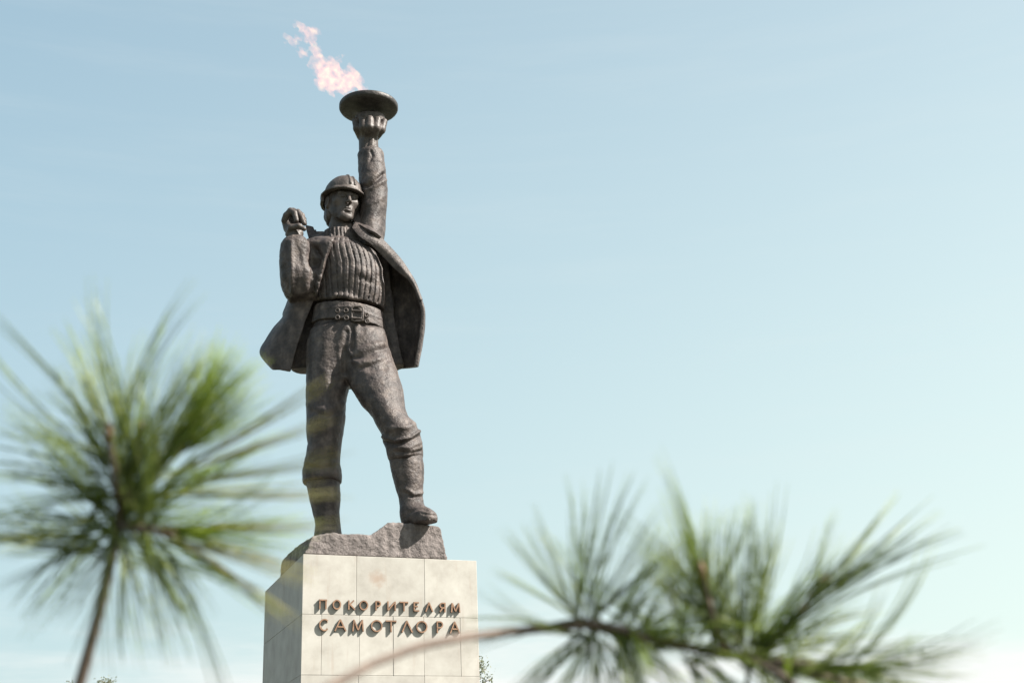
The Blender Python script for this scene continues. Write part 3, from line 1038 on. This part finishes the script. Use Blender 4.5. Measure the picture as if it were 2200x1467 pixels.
clay = Clay(HC - np.array([.85, .85, 1.25]), HC + np.array([.85, .85, .75]), 0.0135)
e_ = lambda c, r, k=.06, cut=False: clay.ell(H(*c), np.array(r) * HS, HR, k, cut)
c_ = lambda a, b, ra, rb, k=.05, cut=False: clay.cone(H(*a), H(*b), ra * HS, rb * HS, k, cut)
e_((0, -.06, .14), (.345, .42, .36))
e_((0, .10, -.12), (.275, .265, .36), .1)
for s in (-1, 1):
    c_((s * .25, .0, -.18), (s * .09, .27, -.42), .085, .08, .12)
    e_((s * .20, .215, -.055), (.10, .10, .10), .12)
e_((0, .31, -.45), (.13, .085, .09), .08)
c_((-.19, .315, .095), (0, .355, .09), .05, .045, .06)
c_((.19, .315, .095), (0, .355, .09), .05, .045, .06)
for s in (-1, 1):
    e_((s * .135, .385, .025), (.075, .06, .042), .06, True)
    e_((s * .130, .315, .022), (.07, .05, .04), .015)
for s in (-1, 1):
    c_((s * .195, .275, .038), (s * .13, .345, .060), .016, .018, .012)
    c_((s * .13, .345, .060), (s * .07, .335, .045), .018, .014, .012)
    c_((s * .19, .275, .0), (s * .075, .33, -.005), .012, .012, .012)
c_((0, .35, .085), (0, .455, -.10), .034, .044, .05)
e_((0, .445, -.115), (.045, .05, .035), .03)
for s in (-1, 1):
    e_((s * .052, .405, -.128), (.034, .042, .030), .02)
# mouth: a soft muzzle, two long flat lips and the line between them
e_((0, .285, -.27), (.15, .085, .10), .06)
for s in (-1, 1):
    c_((s * .12, .312, -.268), (s * .035, .362, -.250), .012, .022, .02)
    c_((s * .035, .362, -.250), (0, .364, -.256), .022, .020, .02)
    c_((s * .11, .312, -.282), (0, .356, -.300), .012, .027, .02)
c_((-.13, .375, -.272), (.13, .375, -.272), .010, .010, .012, True)
e_((0, .372, -.352), (.075, .030, .022), .04, True)
for s in (-1, 1):
    e_((s * .36, -.02, -.04), (.05, .10, .155), .04)
    e_((s * .395, .0, -.03), (.03, .055, .09), .03, True)
c_((0, -.06, -.25), (.03, -.16, -.80), .235, .27, .08)
V, Qd = clay.mesh()
V = sculpt(V, Qd, (), .004)
add_part(V, Qd)

# fist of the bent arm
clay = Clay(*px_box(596, 436, 668, 530, -1.2, -.1), .013)
pc = lambda a, b, ra, rb, k=.03, cut=False: clay.cone(S(*a), S(*b), ra * mpp(S(*a)), rb * mpp(S(*b)), k, cut)
pc((633, 530, -.56), (633, 508, -.56), 17, 16)
pc((633, 508, -.56), (621, 486, -.44), 15, 12)
pc((621, 490, -.44), (615, 475, -.42), 12, 10)
pc((640, 502, -.54), (632, 482, -.36), 12, 10)
pc((618, 480, -.40), (640, 474, -.30), 11, 10)
# four fingers curled over, unequal
for chain in ([(612, 474, -.52, 8), (615, 463, -.58, 7.2), (624, 453, -.62, 6.6), (633, 458, -.68, 6.0), (637, 474, -.70, 5.2)],
              [(618, 468, -.40, 8), (630, 453, -.44, 6.4), (641, 457, -.52, 6.0), (648, 468, -.58, 5.4), (653, 480, -.60, 4.8)],
              [(624, 468, -.30, 8), (640, 455, -.32, 6.2), (649, 463, -.42, 5.6), (654, 475, -.50, 5.0)],
              [(630, 472, -.22, 7), (646, 462, -.22, 5.4), (653, 471, -.32, 5.0), (655, 481, -.42, 4.6)]):
    for a, b in zip(chain[:-1], chain[1:]):
        pc(a[:3], b[:3], a[3], b[3], .018)
# thumb from the side of the palm
th_ = [(622, 503, -.60, 9), (626, 489, -.72, 7.2), (642, 486, -.78, 6.2), (653, 492, -.76, 5.2)]
for a, b in zip(th_[:-1], th_[1:]):
    pc(a[:3], b[:3], a[3], b[3], .03)
V, Qd = clay.mesh()
V = sculpt(V, Qd, (), .004)
add_part(V, Qd)

# raised wrist and hand under the bowl
clay = Clay(*px_box(748, 236, 842, 345, -.6, .9), .014)
clay.loft([(252, 762, 828, .12, .32), (262, 761, 826, .12, .32), (275, 765, 818, .12, .28), (289, 771, 811, .12, .22), (300, 771, 812, .12, .22), (322, 771, 814, .12, .24), (340, 772, 815, .12, .25)], k=.03)
for (x0, x1, x2, d0, d1, yo) in ((774, 768, 764, .02, -.10, 3), (784, 781, 779, -.07, -.22, 0), (793, 794, 795, -.10, -.26, -1), (803, 808, 811, -.07, -.20, 1), (810, 819, 825, .04, -.04, 5)):
    pc((x0, 292, d0 + .06), (x1, 274 + yo, d1), 8.5, 9.2, .05)
    pc((x1, 274 + yo, d1), (x2, 257 + yo, d1 + .03), 9.2, 7.6, .03)
V, Qd = clay.mesh()
V = sculpt(V, Qd, [([(783, 300), (785, 283)], 2.5, .02), ([(788, 318), (795, 288)], 3, -.02), ([(800, 318), (802, 284)], 3, .02)], .004)
add_part(V, Qd)

# frame under the clothes
clay = Clay(*px_box(600, 315, 910, 1120, -.95, .6), .05)
for a, b, ra, rb in (((741, 500, .05), (745, 560, .05), .3, .42), ((745, 560, .05), (748, 690, .05), .42, .42), ((715, 740, 0), (700, 930, -.08), .34, .26), ((700, 930, -.08), (705, 1100, .02), .26, .2),
                     ((790, 750, 0), (864, 935, -.58), .34, .26), ((864, 935, -.58), (884, 1085, -.52), .26, .2), ((745, 545, .05), (700, 550, .02), .3, .26), ((700, 550, .02), (650, 615, -.25), .24, .22),
                     ((650, 615, -.25), (636, 545, -.48), .2, .1), ((745, 540, .05), (800, 520, .12), .3, .26), ((800, 520, .12), (803, 400, .1), .22, .2), ((803, 400, .1), (793, 320, .12), .2, .17)):
    clay.cone(S(*a), S(*b), ra, rb, .1)
V, Qd = clay.mesh()
add_part(V, Qd)
mesh_obj('body', np.concatenate(parts_V), np.concatenate(parts_Q), BR_SMOOTH, statue)

# hair at the nape
clay = Clay(HC - np.array([.85, .85, 1.0]), HC + np.array([.85, .85, .4]), 0.016)
e_((0, -.28, -.22), (.33, .20, .34))
e_((-.25, -.16, -.18), (.10, .14, .24), .06)
e_((.25, -.16, -.18), (.10, .14, .24), .06)
V, Qd = clay.mesh()
V = sculpt(V, Qd, (), .02)
mesh_obj('hair', V, Qd, BR_SMOOTH, statue)

# helmet
clay = Clay(HC - np.array([.95, .95, .6]), HC + np.array([.95, .95, .95]), 0.015)
HB = .178                                            # brim height in the head frame


def helm(x, y, z):
    X, Y, Z = (x - HC[0]) / HS, (y - HC[1]) / HS, (z - HC[2]) / HS
    u = X * hx[0] + Y * hx[1] + Z * hx[2]; v = X * hf[0] + Y * hf[1] + Z * hf[2]; w = X * hz[0] + Y * hz[1] + Z * hz[2]
    vv = v + .02
    w = w - .05 * np.clip(vv, -1, 1)                 # brim a little lower at the back
    k0 = np.sqrt((u / .435) ** 2 + (vv / .50) ** 2 + ((w - HB) / .475) ** 2)
    dome = (k0 - 1) * .41
    inner = dome + .05
    d = np.maximum(np.maximum(dome, HB - .02 - w), -inner)
    rb = np.sqrt((u / .50) ** 2 + ((vv - .01) / .55) ** 2)
    brim = np.maximum((rb - 1) * .48, np.abs(w - (HB + .0 - .16 * np.clip(rb - .8, 0, 1))) - .024)
    brim = np.maximum(brim, -(np.sqrt((u / .36) ** 2 + (vv / .44) ** 2) - 1) * .38)
    # neck guard at the back
    gd = np.maximum(np.abs(np.sqrt((u / .455) ** 2 + ((vv + .03) / .52) ** 2) - 1) * .46 - .035, np.maximum(np.maximum(w - HB, (HB - .20) - w), v + .08))
    d = smin(d, brim, .05)
    d = smin(d, gd, .04)
    # crest ribs over the top
    for rx, am in ((-.015, .020), (.10, .020)):
        rr = np.sqrt((u - rx) ** 2 + np.clip(np.abs(k0 - 1.0) * .42 - am * .5, 0, 1) ** 2) - am
        rr = np.maximum(rr, np.maximum(HB + .10 - w, .0))
        d = smin(d, np.where(w > HB + .09, rr, 1.0), .02)
    return d * HS


clay.put(helm, clay.lo, clay.lo + clay.n * clay.vox, 0)
V, Qd = clay.mesh()
V = sculpt(V, Qd, (), .003)
mesh_obj('helmet', V, Qd, BR_SMOOTH, statue)

# ---- torch bowl (lathe)
bc = S(792, 235, .12)
br = 63 * mpp(bc)
prof = [(.0, -.30), (.20, -.30), (.28, -.27), (.34, -.19), (.40, -.13), (.62, -.085), (.74, -.075), (.90, -.06), (.97, -.03), (1.0, .02), (1.0, .13), (.985, .155), (.94, .155), (.90, .11), (.55, .03), (.0, .0)]
bv, bf = [], []
ns = 72
for (r, z) in prof:
    for i in range(ns):
        a = 2 * math.pi * i / ns
        bv.append(bc + np.array([math.cos(a) * r * br, math.sin(a) * r * br, z * br]))
for k in range(len(prof) - 1):
    for i in range(ns):
        j = (i + 1) % ns
        bf.append((k * ns + i, k * ns + j, (k + 1) * ns + j, (k + 1) * ns + i))
bowl = mesh_obj('torch_bowl', bv, bf, BR_DARK, statue)

# ------------------------------------------------------------------ flame
fm = bpy.data.materials.new('flame_glow')
fm.use_nodes = True
fn_, fl_ = fm.node_tree.nodes, fm.node_tree.links
fn_.clear()
fo = N(fn_, 'ShaderNodeOutputMaterial')
em = N(fn_, 'ShaderNodeEmission')
em.inputs['Color'].default_value = (1.0, 0.17, 0.10, 1)
g = N(fn_, 'ShaderNodeNewGeometry')
nz2 = N(fn_, 'ShaderNodeTexNoise'); nz2.inputs['Scale'].default_value = 7; nz2.inputs['Detail'].default_value = 4
fl_.new(g.outputs['Position'], nz2.inputs['Vector'])
mr2 = N(fn_, 'ShaderNodeMapRange'); mr2.inputs['From Min'].default_value = .35; mr2.inputs['From Max'].default_value = .7
mr2.inputs['To Min'].default_value = 0.10; mr2.inputs['To Max'].default_value = 0.85
fl_.new(nz2.outputs['Fac'], mr2.inputs['Value'])
fl_.new(mr2.outputs[0], em.inputs['Strength'])
fcr = ramp(fn_, [(0.42, (1.0, 0.18, 0.09)), (0.62, (1.0, 0.42, 0.15)), (0.72, (1.0, 0.66, 0.22))])
fl_.new(nz2.outputs['Fac'], fcr.inputs['Fac']); fl_.new(fcr.outputs[0], em.inputs['Color'])
fl_.new(em.outputs[0], fo.inputs['Volume'])

clay = Clay(*px_box(605, 35, 800, 215, -.6, .9), .02)
fc = lambda a, b, ra, rb, k=.08: clay.cone(S(a[0], a[1], a[2]), S(b[0], b[1], b[2]), ra * .0122, rb * .0122, k)
D = .15
fc((800, 215, .10), (772, 192, D), 9, 11)
fc((772, 190, D), (745, 178, D), 9, 19)
fc((762, 172, D), (752, 150, D), 14, 8)
fc((745, 176, D), (712, 172, D), 22, 26)
fc((712, 172, D), (697, 150, D), 26, 20)
fc((697, 150, D), (688, 126, D), 17, 10)
fc((720, 150, D), (712, 128, D), 16, 10)
fc((722, 140, D), (738, 120, D), 13, 6)
fc((712, 190, D), (708, 202, D), 10, 4)
fc((690, 126, D), (681, 105, D), 8, 7)
fc((681, 105, D), (668, 80, D), 9, 10)
fc((668, 80, D), (655, 66, D), 10, 5)
fc((648, 60, D), (640, 54, D), 6, 5)
fc((650, 112, D), (646, 120, D), 7, 4)
fc((622, 88, D), (618, 92, D), 5, 3)
fc((668, 138, D), (664, 140, D), 4, 3)
fc((640, 84, D), (645, 80, D), 5, 4)
fc((686, 162, D), (681, 178, D), 9, 6)
xs, ys, zs_ = np.meshgrid(*clay.ax, indexing='ij')
P = np.stack([xs.ravel(), ys.ravel(), zs_.ravel()], 1).astype(np.float64)
near = np.abs(clay.d.ravel()) < .3
nzv = np.zeros(len(P))
Pn = P[near]
Ps = Pn.copy(); Ps[:, 0] += .55 * Ps[:, 2]; Ps[:, 2] *= .62            # stretched along the wind
nzv[near] = .09 * vnoise(Pn, 3.1) + .095 * vnoise(Ps + 5, 6.3) + .08 * vnoise(Ps + 2, 12.7) + .045 * vnoise(Ps, 24)
clay.d += nzv.reshape(clay.d.shape).astype(np.float32) - .015
# keep it above the bowl
clay.d = np.maximum(clay.d, ((bc[2] + .03 * br) - zs_) + np.where(np.hypot(xs - bc[0], ys - bc[1]) < br * 1.0, 0, -9)).astype(np.float32)
V, Qd = clay.mesh()
flame = mesh_obj('flame', V, Qd, fm)
tag(flame, 'pale pink gas flame blowing left from the torch bowl', 'flame')


# ------------------------------------------------------------------ far trees behind the monument
def leaf_mat(name, c):
    m, n, l, b = mat(name)
    b.inputs['Base Color'].default_value = (*c, 1)
    b.inputs['Roughness'].default_value = .6
    tr = N(n, 'ShaderNodeBsdfTranslucent'); tr.inputs['Color'].default_value = (c[0] * 1.3, c[1] * 1.3, c[2] * .8, 1)
    mx = N(n, 'ShaderNodeMixShader'); mx.inputs['Fac'].default_value = .35
    o = n['Material Output']
    l.new(b.outputs[0], mx.inputs[1]); l.new(tr.outputs[0], mx.inputs[2]); l.new(mx.outputs[0], o.inputs['Surface'])
    return m


LEAF = leaf_mat('tree_leaf', (0.15, 0.165, 0.115))  # leaf colour paled to paint in distance haze
BARK = plain('tree_bark', (0.20, 0.17, 0.15), .9, 0, 6)


def tube(pts, radii, n=7):
    P = np.array(pts, float)
    T = np.gradient(P, axis=0); T /= np.linalg.norm(T, axis=1)[:, None]
    V, Fc = [], []
    for i, (p, t, r) in enumerate(zip(P, T, radii)):
        a = np.cross(t, [0.3, .9, .2]); a /= np.linalg.norm(a)
        b = np.cross(t, a)
        for k in range(n):
            q = 2 * math.pi * k / n
            V.append(p + (a * math.cos(q) + b * math.sin(q)) * r)
    for i in range(len(P) - 1):
        for k in range(n):
            k2 = (k + 1) % n
            Fc.append((i * n + k, i * n + k2, (i + 1) * n + k2, (i + 1) * n + k))
    Fc.append(tuple(range(n))[::-1]); Fc.append(tuple(range((len(P) - 1) * n, len(P) * n)))
    return V, Fc


def join(lists):
    V, Fc = [], []
    for v, f in lists:
        o = len(V); V += list(v); Fc += [tuple(i + o for i in q) for q in f]
    return V, Fc


def tree(px, py, dist, width, seed, label):
    r = ray(px, py); top = CAM + r * (dist / r[1])
    h = top[2]
    base = np.array([top[0], top[1], 0])
    rg = np.random.default_rng(seed)
    t = empty('leafy_tree', base, label, 'tree', 'trees behind the monument')
    parts = [tube([base + np.array([0.1 * math.sin(k), 0, h * .92 * k / 6]) for k in range(7)], np.linspace(.16, .03, 7))]
    cv, cf = [], []
    for k in range(70):
        z = h * (.3 + .69 * rg.random() ** .6)
        a = rg.uniform(0, 2 * math.pi)
        L = max(.4, width * (1.06 - (z / h)) ** .75) * rg.uniform(.6, 1.1)
        p0 = base + np.array([0, 0, z - .35 * L])
        p1 = p0 + np.array([math.cos(a) * L, math.sin(a) * L, L * .55])
        p1[2] = min(p1[2], h)
        parts.append(tube([p0, (p0 + p1) / 2 + [0, 0, .05], p1], [.04, .025, .012], 4))
        for j in range(38):
            c = p0 + (p1 - p0) * rg.uniform(.35, 1.05) + rg.normal(0, .16, 3)
            u = rg.normal(0, 1, 3); u /= np.linalg.norm(u)
            v = np.cross(u, rg.normal(0, 1, 3)); v /= np.linalg.norm(v)
            s = rg.uniform(.04, .075)
            o = len(cv)
            cv += [c - u * s, c + v * s * .6, c + u * s, c - v * s * .6]
            cf.append((o, o + 1, o + 2, o + 3))
    V, Fc = join(parts)
    mesh_obj('trunk', V, Fc, BARK, t)
    mesh_obj('crown', cv, cf, LEAF, t, False)


tree(1017, 1414, 62, 3.4, 3, 'small leafy tree top showing beside the right edge of the pedestal')
tree(228, 1457, 75, 2.4, 5, 'tiny leafy treetop on the bottom edge right of the left pine stem')
tree(146, 1459, 78, 2.4, 8, 'tiny leafy treetop on the bottom edge left of the left pine stem')


# ------------------------------------------------------------------ young pines close to the camera
def needle_mat():
    m, n, l, b = mat('pine_needle')
    oi = n.new('ShaderNodeObjectInfo')
    gi = n.new('ShaderNodeNewGeometry')
    av = N(n, 'ShaderNodeMath', operation='MULTIPLY_ADD'); av.inputs[1].default_value = .6
    hv = N(n, 'ShaderNodeMath', operation='MULTIPLY'); hv.inputs[1].default_value = .4
    l.new(gi.outputs['Random Per Island'], av.inputs[0]); l.new(oi.outputs['Random'], hv.inputs[0]); l.new(hv.outputs[0], av.inputs[2])
    rp = ramp(n, [(0.05, (0.055, 0.095, 0.055)), (0.3, (0.125, 0.18, 0.06)), (0.5, (0.22, 0.285, 0.065)), (0.75, (0.35, 0.39, 0.13)), (0.95, (0.36, 0.29, 0.17))])
    l.new(av.outputs[0], rp.inputs['Fac'])
    l.new(rp.outputs[0], b.inputs['Base Color'])
    b.inputs['Roughness'].default_value = .38
    tr = N(n, 'ShaderNodeBsdfTranslucent'); l.new(rp.outputs[0], tr.inputs['Color'])
    mx = N(n, 'ShaderNodeMixShader'); mx.inputs['Fac'].default_value = .45
    o = n['Material Output']
    l.new(b.outputs[0], mx.inputs[1]); l.new(tr.outputs[0], mx.inputs[2]); l.new(mx.outputs[0], o.inputs['Surface'])
    return m


NEEDLE = needle_mat()
FRESH = leaf_mat('fresh_pine_needle', (0.22, 0.30, 0.03))
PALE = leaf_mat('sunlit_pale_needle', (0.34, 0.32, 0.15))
TWIG = plain('pine_twig_bark', (0.115, 0.085, 0.068), .85, 0, 120)
BUD = plain('pine_bud', (0.20, 0.13, 0.08), .6, 0, 200)


def fascicle_mesh(name, seed, m, spread=.10, curl=.34):
    """five needles from one sheath, unit length along +Z"""
    rg = np.random.default_rng(seed)
    parts = []
    com = rg.uniform(.0, curl)
    for k in range(5):
        a = 2 * math.pi * k / 5 + rg.uniform(-.4, .4)
        sp = spread * rg.uniform(.5, 1.5)
        bend = rg.uniform(-.05, .22)
        L = rg.uniform(.86, 1.05)
        pts = []
        for t in np.linspace(0, 1, 6):
            cb = com * t * t
            rr = sp * t + bend * sp * 4 * t * t * .5
            pts.append((math.cos(a) * rr + cb, math.sin(a) * rr, L * t * (1 - .3 * com * com * t)))
        parts.append(tube(pts, [.0038, .0047, .0047, .0043, .0035, .0012], 3))
    V, Fc = join(parts)
    me = bpy.data.meshes.new(name)
    me.from_pydata([tuple(v) for v in V], [], Fc)
    me.polygons.foreach_set('use_smooth', np.ones(len(me.polygons), bool))
    me.materials.append(m)
    return me


FMESH = [fascicle_mesh('needle_bundle', 20 + i, NEEDLE, .035 + .018 * (i % 4)) for i in range(8)]
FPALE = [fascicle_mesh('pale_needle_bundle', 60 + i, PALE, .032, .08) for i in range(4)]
FFRESH = [fascicle_mesh('fresh_needle_bundle', 40 + i, FRESH, .06) for i in range(4)]


def near_pt(px, py, d):
    return CAM + ray(px, py) * d


def place_bundle(parent, p, direction, length, fresh, rg):
    me = (FPALE if fresh == 2 else FFRESH if fresh else FMESH)[rg.integers(0, 4 if fresh else 8)]
    o = bpy.data.objects.new('needle_bundle', me)
    d = Vector(direction).normalized()
    q = d.to_track_quat('Z', 'Y')
    o.rotation_mode = 'QUATERNION'
    from mathutils import Quaternion
    o.rotation_quaternion = q @ Quaternion((0, 0, 1), rg.uniform(0, 6.28))
    th = rg.uniform(.85, 1.2)
    o.scale = (length, length, length)
    o.location = Vector(p) - parent.location
    o.parent = parent
    col.objects.link(o)
    return o


def pine(label, stem_px, shoots, extra_dirs, seed, ground_xy, depth_fn, bursts=()):
    rg = np.random.default_rng(seed)
    pts = [near_pt(x, y, depth_fn(x, y)) for x, y, *_ in stem_px]
    rad = [r for *_, r in stem_px]
    g0 = np.array([ground_xy[0], ground_xy[1], 0.0])
    root = empty('young_pine', g0, label, 'pine', 'young pines in front of the camera')
    lead = [g0, g0 * .6 + pts[0] * .4 + [0, 0, .05], g0 * .25 + pts[0] * .75 + [0, 0, .03]]
    V, Fc = tube(lead + pts, [.012, .010, .008] + rad, 8)
    mesh_obj('stem', V, Fc, TWIG, root)
    for sh in shoots:
        P = [near_pt(x, y, d) for x, y, d in sh['pts']]
        n = len(P)
        V, Fc = tube(P, np.linspace(sh.get('r0', .0034), sh.get('r1', .0022), n), 7)
        mesh_obj('shoot', V, Fc, TWIG, root)
        if sh.get('bud', True):
            p, d = P[-1], (P[-1] - P[-2]); d = d / np.linalg.norm(d)
            V, Fc = tube([p - d * .002, p + d * .004, p + d * .010, p + d * .014], [.0022, .0034, .0026, .0005], 7)
            mesh_obj('bud', V, Fc, BUD, root)
        # needles along the shoot
        seg = np.array(P)
        cum = np.concatenate([[0], np.cumsum(np.linalg.norm(np.diff(seg, axis=0), axis=1))])
        for k in range(sh['n']):
            t = rg.uniform(sh.get('t0', 0), 1) ** .8 * cum[-1]
            i = min(np.searchsorted(cum, t, 'right') - 1, n - 2)
            f = (t - cum[i]) / (cum[i + 1] - cum[i])
            p = seg[i] + (seg[i + 1] - seg[i]) * f
            ax = seg[i + 1] - seg[i]; ax /= np.linalg.norm(ax)
            rnd = rg.normal(0, 1, 3); rad_ = rnd - ax * (rnd @ ax); rad_ /= np.linalg.norm(rad_)
            al = R(rg.uniform(*sh['ang'])) * (1.15 - .35 * t / cum[-1])
            d = ax * math.cos(al) + rad_ * math.sin(al)
            # droop of the free end is small; keep needles mostly across the view
            d = d - FWD * (d @ FWD) * .35
            place_bundle(root, p, d, sh['len'] * rg.uniform(.62, 1.15), rg.random() < sh.get('fresh', 0), rg)
    for (x, y, d, rad_px, cnt, fr_, a0, a1) in bursts:
        for k in range(cnt):
            a_ = R(a0 + (a1 - a0) * (k + rg.uniform(-.45, .45)) / cnt)
            q_ = rad_px * rg.uniform(.7, 1.12)
            p0 = near_pt(x + rg.normal(0, 16), y + rg.normal(0, 22), d)
            p1 = near_pt(x + math.cos(a_) * q_, y - math.sin(a_) * q_, d + rg.normal(0, .035))
            place_bundle(root, p0, p1 - p0, np.linalg.norm(p1 - p0), 1 if rg.random() < fr_ else 0, rg)
    for (x, y, d, tx, ty, dd, cnt, fresh, jit) in extra_dirs:
        for k in range(cnt):
            a = near_pt(x + rg.normal(0, 7), y + rg.normal(0, 7), d)
            b = near_pt(tx + rg.normal(0, jit), ty + rg.normal(0, jit), dd + rg.normal(0, .015))
            place_bundle(root, a, b - a, np.linalg.norm(b - a), fresh, rg)
    return root


DL = .95
pine('blurred long needled pine sprig filling the lower left corner',
     [(120, 1600, .0046), (165, 1490, .0042), (190, 1400, .0040), (214, 1310, .0038), (236, 1215, .0038), (250, 1150, .0036)],
     [dict(pts=[(250, 1150, DL), (268, 1085, DL), (284, 1020, DL + .005), (298, 945, DL + .01)], n=18, ang=(25, 100), len=.122, fresh=.08, t0=0),
      dict(pts=[(262, 1105, DL), (250, 1030, DL - .01), (238, 945, DL - .015)], n=11, ang=(10, 75), len=.122, fresh=.08),
      dict(pts=[(268, 1095, DL), (320, 1025, DL + .01), (388, 958, DL + .02)], n=10, ang=(10, 75), len=.10, fresh=.3),
      dict(pts=[(258, 1130, DL), (300, 1135, DL - .02), (348, 1142, DL - .03)], n=12, ang=(15, 85), len=.13, fresh=.3),
      dict(pts=[(236, 1215, DL), (246, 1165, DL), (254, 1130, DL)], n=18, ang=(50, 130), len=.118, fresh=.0, bud=False)],
     [(385, 962, DL + .02, 500, 745, DL + .02, 14, True, 18), (390, 965, DL + .02, 565, 885, DL + .02, 9, True, 18), (385, 960, DL + .02, 450, 770, DL + .02, 10, True, 24),
      (345, 1140, DL - .03, 640, 1165, DL - .05, 6, True, 26), (345, 1140, DL - .03, 480, 1100, DL - .04, 5, True, 26), (380, 1010, DL - .02, 735, 822, .88, 1, 2, 6), (390, 1020, DL - .02, 740, 905, .88, 1, 2, 6), (390, 1040, DL - .02, 745, 985, .88, 1, 2, 6), (390, 1060, DL - .02, 740, 1055, .88, 1, 2, 6), (380, 1120, DL - .02, 735, 1145, .88, 1, 2, 6),
      (360, 1140, DL - .02, 670, 1240, .86, 2, 2, 14), (350, 1150, DL - .02, 650, 1310, .88, 2, 2, 14)],
     11, (-.46, .72), lambda x, y: DL, [(256, 1120, DL, 325, 50, .12, -75, 285), (272, 1050, DL, 350, 20, .12, 10, 200)])

DR = .97
pine('blurred pine branch arching from the pedestal to the lower right',
     [(560, 1580, .0030), (700, 1480, .0030), (800, 1425, .0029), (900, 1388, .0029), (1000, 1368, .0029), (1100, 1356, .0030), (1180, 1348, .0033), (1250, 1338, .0042), (1300, 1345, .0036), (1400, 1372, .0030), (1520, 1398, .0030), (1640, 1420, .0030), (1760, 1450, .0028), (1860, 1475, .003)],
     [dict(pts=[(1236, 1342, DR), (1262, 1338, DR), (1300, 1345, DR)], n=5, ang=(30, 130), len=.115, fresh=.1, bud=False),
      dict(pts=[(1290, 1345, DR), (1340, 1352, DR - .01), (1400, 1375, DR - .02)], n=16, ang=(35, 90), len=.09, fresh=.4, bud=False),
      dict(pts=[(1500, 1395, DR), (1560, 1402, DR), (1640, 1420, DR)], n=12, ang=(40, 115), len=.12, fresh=.08, bud=False),
      dict(pts=[(1560, 1402, DR), (1530, 1330, DR - .01), (1510, 1240, DR - .02)], n=14, ang=(15, 50), len=.085, fresh=.3),
      dict(pts=[(1620, 1418, DR), (1690, 1350, DR + .01), (1760, 1260, DR + .02)], n=10, ang=(10, 60), len=.1, fresh=.1),
      dict(pts=[(1640, 1420, DR), (1750, 1430, DR), (1860, 1440, DR + .01)], n=30, ang=(10, 95), len=.122, fresh=.15),
      dict(pts=[(1600, 1410, DR), (1680, 1450, DR - .02), (1740, 1500, DR - .03)], n=28, ang=(30, 110), len=.10, fresh=.2)],
     [(1310, 1355, DR, 1420, 1480, DR, 8, True, 24), (1310, 1355, DR, 1480, 1400, DR, 6, True, 20), (1600, 1400, DR, 1620, 1130, DR, 5, False, 30), (1540, 1380, DR, 1500, 1100, DR, 6, False, 30),
      (1620, 1400, DR, 1990, 1090, DR + .01, 3, False, 25), (1240, 1340, DR, 1240, 1010, DR, 2, False, 20), (1240, 1340, DR, 1335, 985, DR, 2, False, 8), (1240, 1340, DR, 1130, 1080, DR, 1, False, 8)],
     23, (-.40, .70), lambda x, y: DR - .00042 * max(0, 1150 - x),
     [(1268, 1345, DR, 290, 28, .15, -150, 200), (1350, 1372, DR, 200, 20, .65, -110, 90), (1470, 1392, DR, 280, 22, .3, -70, 150), (1600, 1408, DR, 320, 26, .2, -30, 170)])
